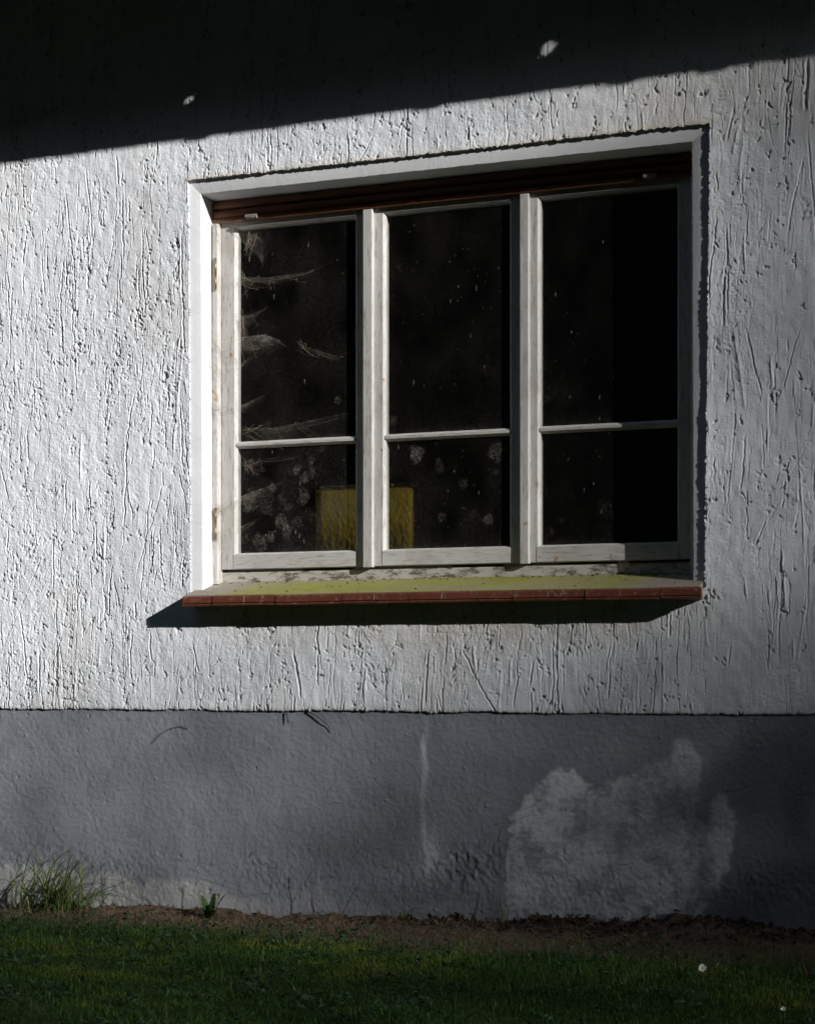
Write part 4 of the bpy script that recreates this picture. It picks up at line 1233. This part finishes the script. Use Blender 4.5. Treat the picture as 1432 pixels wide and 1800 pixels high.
def added_trunk(o, C, tb, seed, foot=(0, 0)):
    rr = random.Random(seed)
    top = C.mean(0); f0 = Vector((foot[0], foot[1], 0))
    pts = [f0.lerp(Vector(tuple(top)), t) + Vector((rr.gauss(0, .15), rr.gauss(0, .15), 0)) * (t * (1 - t) * 4) for t in np.linspace(0, 1, 9)]
    tb.tube(pts, list(np.linspace(.38, .09, 9)), 10)
    for i in range(10):
        q = C[rr.randrange(len(C))]; p = pts[rr.randint(4, 7)]; m_ = Vector(p).lerp(Vector(tuple(q)), .5) + Vector((0, 0, .4))
        tb.tube([p, m_, Vector(tuple(q))], [.07, .04, .012], 6)
    tb.build("added_trunk", M['bark'], o)


hx = lambda x: np.interp(x, [-2.6, -1.6, -.3, .8, 1.22, 1.5, 2.2, 3.0, 12.0], HX_T)  # leaf densities shaped to give the wall its light falloff
vz = lambda z: np.interp(z, [-8, -3.0, -1.1, 0.0, .55, .98, 1.5, 2.1], VZ_T)
t_ = added_veil_tree("added unseen leaf screen, thinning leftwards, that shades the right of the house front", -2.6, 12.0, -1.5, 7.0, lambda x, z: hx(x) * np.clip((7.0 - z) / 2.5, 0, 1), 31, 62.0)
added_trunk(*t_, 31, (2.0, 1.5))
t_ = added_veil_tree("added unseen leaf screen, thinning upwards, that shades the foot of the house front", -16.0, 8.0, -8.0, 2.1, lambda x, z: (vz(z) + 1.38 * S(-1.35, 1.0, x) * S(1.6, .45, z)) * np.clip((8 - x) / 3, 0, 1) * np.clip((x + 16) / 4, 0, 1), 32, 56.0)
added_trunk(*t_, 32)


t_ = added_veil_tree("added unseen leaf screen, open only along the sun path, that blocks bright sky", -24.0, 46.0, -9.0, 26.0, lambda x, z: 2.8 * np.maximum(np.clip((z - 3.25) / .4, 0, 1), np.clip(np.maximum(-6.8 - x, x - 4.0) / 1.5, 0, 1)) * np.clip((26 - z) / 5, 0, 1), 33, 28.0, 4.0, (.16, .30))
added_trunk(*t_, 33, (-5.0, 10.0))


def added_hedge(label, p0, p1, height, thick, seed):
    """an added unseen sky blocker from p0 to p1: a lumpy solid with leaf tufts on it"""
    r = np.random.default_rng(seed)
    a, b_ = Vector((*p0, 0)), Vector((*p1, 0)); L_ = (b_ - a).length; d = (b_ - a) / L_; nv_ = Vector((-d.y, d.x, 0))
    nu, nw = int(L_ / .35) + 2, int((2 * height + thick) / .35) + 2
    ns = vnoise(nw, nu, 4, 4, r); ns2 = vnoise(nw, nu, 1.6, 1.6, r)
    V = []
    for j in range(nw):
        s_ = j / (nw - 1) * (2 * height + thick)
        if s_ < height: q = (-thick / 2, s_); o_ = (-1, 0)
        elif s_ < height + thick: q = (s_ - height - thick / 2, height); o_ = (0, 1)
        else: q = (thick / 2, 2 * height + thick - s_); o_ = (1, 0)
        for i in range(nu):
            k = .35 * ns[j, i] + .15 * ns2[j, i]
            p = a + d * (L_ * i / (nu - 1)) + nv_ * (q[0] + o_[0] * k) + Vector((0, 0, max(-.1, q[1] + o_[1] * k * 2)))
            V.append(tuple(p))
    V = np.array(V)
    o = empty("added_hedge", ((p0[0] + p1[0]) / 2, (p0[1] + p1[1]) / 2, -.06)); tag(o, label, "added_hedge", "added unseen screens that block sky light")
    off_ = np.array([(p0[0] + p1[0]) / 2, (p0[1] + p1[1]) / 2, -.06])
    np_mesh("added_hedge_body", V - off_, grid_quads(nw, nu), mat=M['added_hedge'], parent=o, attrs={"tone": np.clip(.5 + .5 * ns.ravel(), 0, 1)})
    k = r.integers(0, len(V), 9000)
    leaf_cloud("foliage", V[k] - off_ + r.normal(0, .22, (9000, 3)), (.04, .09), seed, M['added_hedge'], o)
M['added_hedge'] = leafmat("added_hedge_green", (.013, .018, .016), (.018, .025, .022), (.026, .034, .029), .1)
for h_ in ADDED_HEDGES: added_hedge(*h_)

# ================================================================== COBWEBS
def cobweb(label, px_top, px_bot, ya, yb, dens, seed, sag=0.0, threads=5):
    """a sheet of silk between two pixel polylines, hung from depth ya (left) to yb (right), plus loose threads"""
    r = np.random.default_rng(seed)
    nu, nv = 60, 14
    def poly(pts, t, ya, yb):
        xs_ = np.linspace(0, 1, len(pts)); a = np.interp(t, xs_, [p[0] for p in pts]); b_ = np.interp(t, xs_, [p[1] for p in pts])
        return at(a, b_, ya + (yb - ya) * t)
    V = []; A = []
    n1 = vnoise(nv + 1, nu + 1, 5, 9, r); n2 = vnoise(nv + 1, nu + 1, 2.5, 4, r)
    for j in range(nv + 1):
        for i in range(nu + 1):
            u, v = i / nu, j / nv
            p = poly(px_top, u, ya, yb).lerp(poly(px_bot, u, ya, yb), v * 1.7)
            p.y -= sag * math.sin(math.pi * v) * math.sin(math.pi * u) - 0.002 * n1[j, i]
            V.append(p)
            e = math.exp(-v / .12) * 0.6 + 0.45 * (1 - v) ** 1.3
            fade = min(1, u / .06 + .3) * (1 - u ** 2.5) + .08
            A.append(1.15 * dens * e * fade * max(0, .6 + .35 * n1[j, i] + .22 * n2[j, i]) * (1 - v ** 3))
    root_ = p0 = V[0]
    o = empty("cobweb", tuple(p0)); tag(o, label, "cobweb", "cobwebs on the left of the window")
    Vn = np.array([tuple(v - p0) for v in V])
    np_mesh("silk_sheet", Vn, grid_quads(nv + 1, nu + 1), mat=M['web'], parent=o, attrs={"web": np.clip(A, 0, .95)})
    mb = MB()
    for k in range(max(1, threads // 3)):
        a, b_ = r.uniform(0, .35), r.uniform(.5, 1); va, vb = r.uniform(0, .5), r.uniform(0, 1)
        pts = []
        for i in range(9):
            t = i / 8; u = a + (b_ - a) * t; v = va + (vb - va) * t
            p = poly(px_top, u, ya, yb).lerp(poly(px_bot, u, ya, yb), v) - p0; p.z -= .006 * math.sin(math.pi * t); pts.append(p)
        mb.tube(pts, r.uniform(.00012, .00028), 4)
    # a tangle of fine loose threads between the jamb, the stile and the glass
    x_l = px_top[0][0]; y_m = px_top[0][1]
    for k in range(threads * 4):
        p_a = at(x_l + r.normal(4, 4), y_m + r.normal(5, 8), ya + r.uniform(-.01, .03)) - p0
        t_e = r.uniform(.03, .42)
        p_b = poly(px_top, t_e, ya, yb).lerp(poly(px_bot, t_e, ya, yb), r.uniform(-.6, 2.6)) - p0
        if k % 2:
            u_ = r.uniform(.05, .6); p_a = poly(px_top, u_, ya, yb).lerp(poly(px_bot, u_, ya, yb), r.uniform(-.3, .4)) - p0; u_ = min(1, max(0, u_ + r.normal(0, .16))); p_b = poly(px_top, u_, ya, yb).lerp(poly(px_bot, u_, ya, yb), r.uniform(.6, 2.6)) - p0; t_e = 1
        sag_ = r.uniform(0, .012); b_y = r.normal(0, .004)
        mb.tube([p_a.lerp(p_b, i / 8) + Vector((0, b_y * math.sin(math.pi * i / 8), -sag_ * math.sin(math.pi * i / 8) + r.normal(0, .0012))) for i in range(9)], r.uniform(.00012, .00046) * (1.0 if t_e < .3 else .55), 4)
    mb.build("silk_thread", M['thread'], o)
    return o
cobweb("corner cobweb slung from the shutter end over the top of the left stile", [(355, 388), (395, 405), (425, 425), (455, 452), (462, 470)], [(372, 392), (415, 395), (450, 408), (470, 420), (478, 432)], .05, .135, .5, 1, .01)
cobweb("faint cobweb wisp floating beside the corner cobweb on the upper left pane", [(436, 410), (450, 414), (465, 422)], [(430, 428), (445, 432), (462, 428)], .13, .14, .30, 2)
cobweb("long pale cobweb streak across the upper left pane, the higher one", [(418, 487), (470, 488), (540, 478), (585, 460)], [(420, 505), (470, 498), (540, 486), (590, 452)], .122, .144, .34, 3)
cobweb("short fan-shaped cobweb at mid height of the upper left pane", [(418, 556), (440, 553), (470, 540)], [(418, 580), (445, 562), (475, 535)], .122, .143, .28, 4)
cobweb("brightest cobweb, bridging reveal and stile and sweeping over the upper left pane", [(360, 585), (385, 600), (430, 592), (465, 588), (492, 598), (512, 618)], [(372, 612), (392, 606), (430, 622), (468, 612), (498, 604), (515, 622)], .05, .14, .62, 5, .01, 8)
cobweb("thin sagging cobweb strand near the mullion on the upper left pane", [(522, 602), (555, 615), (590, 626), (612, 618)], [(528, 610), (560, 622), (592, 632), (615, 622)], .143, .135, .30, 6)
cobweb("stringy cobweb hanging between frame and stile below the brightest cobweb", [(358, 625), (372, 648), (392, 645), (420, 642), (448, 622)], [(374, 652), (384, 655), (400, 660), (425, 650), (450, 628)], .06, .14, .40, 7, 0, 7)
cobweb("brown cobweb matted on the stile above the left glazing bar", [(372, 706), (400, 712), (425, 712), (465, 694)], [(376, 722), (402, 718), (428, 722), (468, 698)], .075, .14, .75, 8, 0, 6)
cobweb("wide grey cobweb veil just above the left glazing bar", [(420, 752), (480, 752), (550, 738), (622, 722)], [(425, 768), (490, 768), (555, 752), (624, 738)], .135, .143, .26, 9)
cobweb("thick tent-shaped cobweb from the lower hinge across the lower left pane", [(376, 890), (400, 884), (440, 865), (495, 847)], [(380, 898), (402, 893), (450, 880), (498, 850)], .07, .138, .85, 10, .01, 8)
cobweb("small dusty cobweb at the lower hinge, lowest on the left", [(374, 930), (395, 935), (425, 925), (455, 912)], [(378, 945), (398, 946), (420, 938), (452, 918)], .07, .14, .5, 11, 0, 6)
cobweb("thin cobweb crossing the lower left pane below the glazing bar", [(425, 812), (470, 806), (530, 800)], [(428, 826), (475, 812), (535, 803)], .13, .144, .2, 12)
cobweb("dusty cobweb across the lower right rail corner in the shade", [(1078, 975), (1100, 988), (1140, 998), (1180, 1000)], [(1085, 985), (1110, 1000), (1145, 1008), (1190, 1005)], .11, .13, .25, 13)
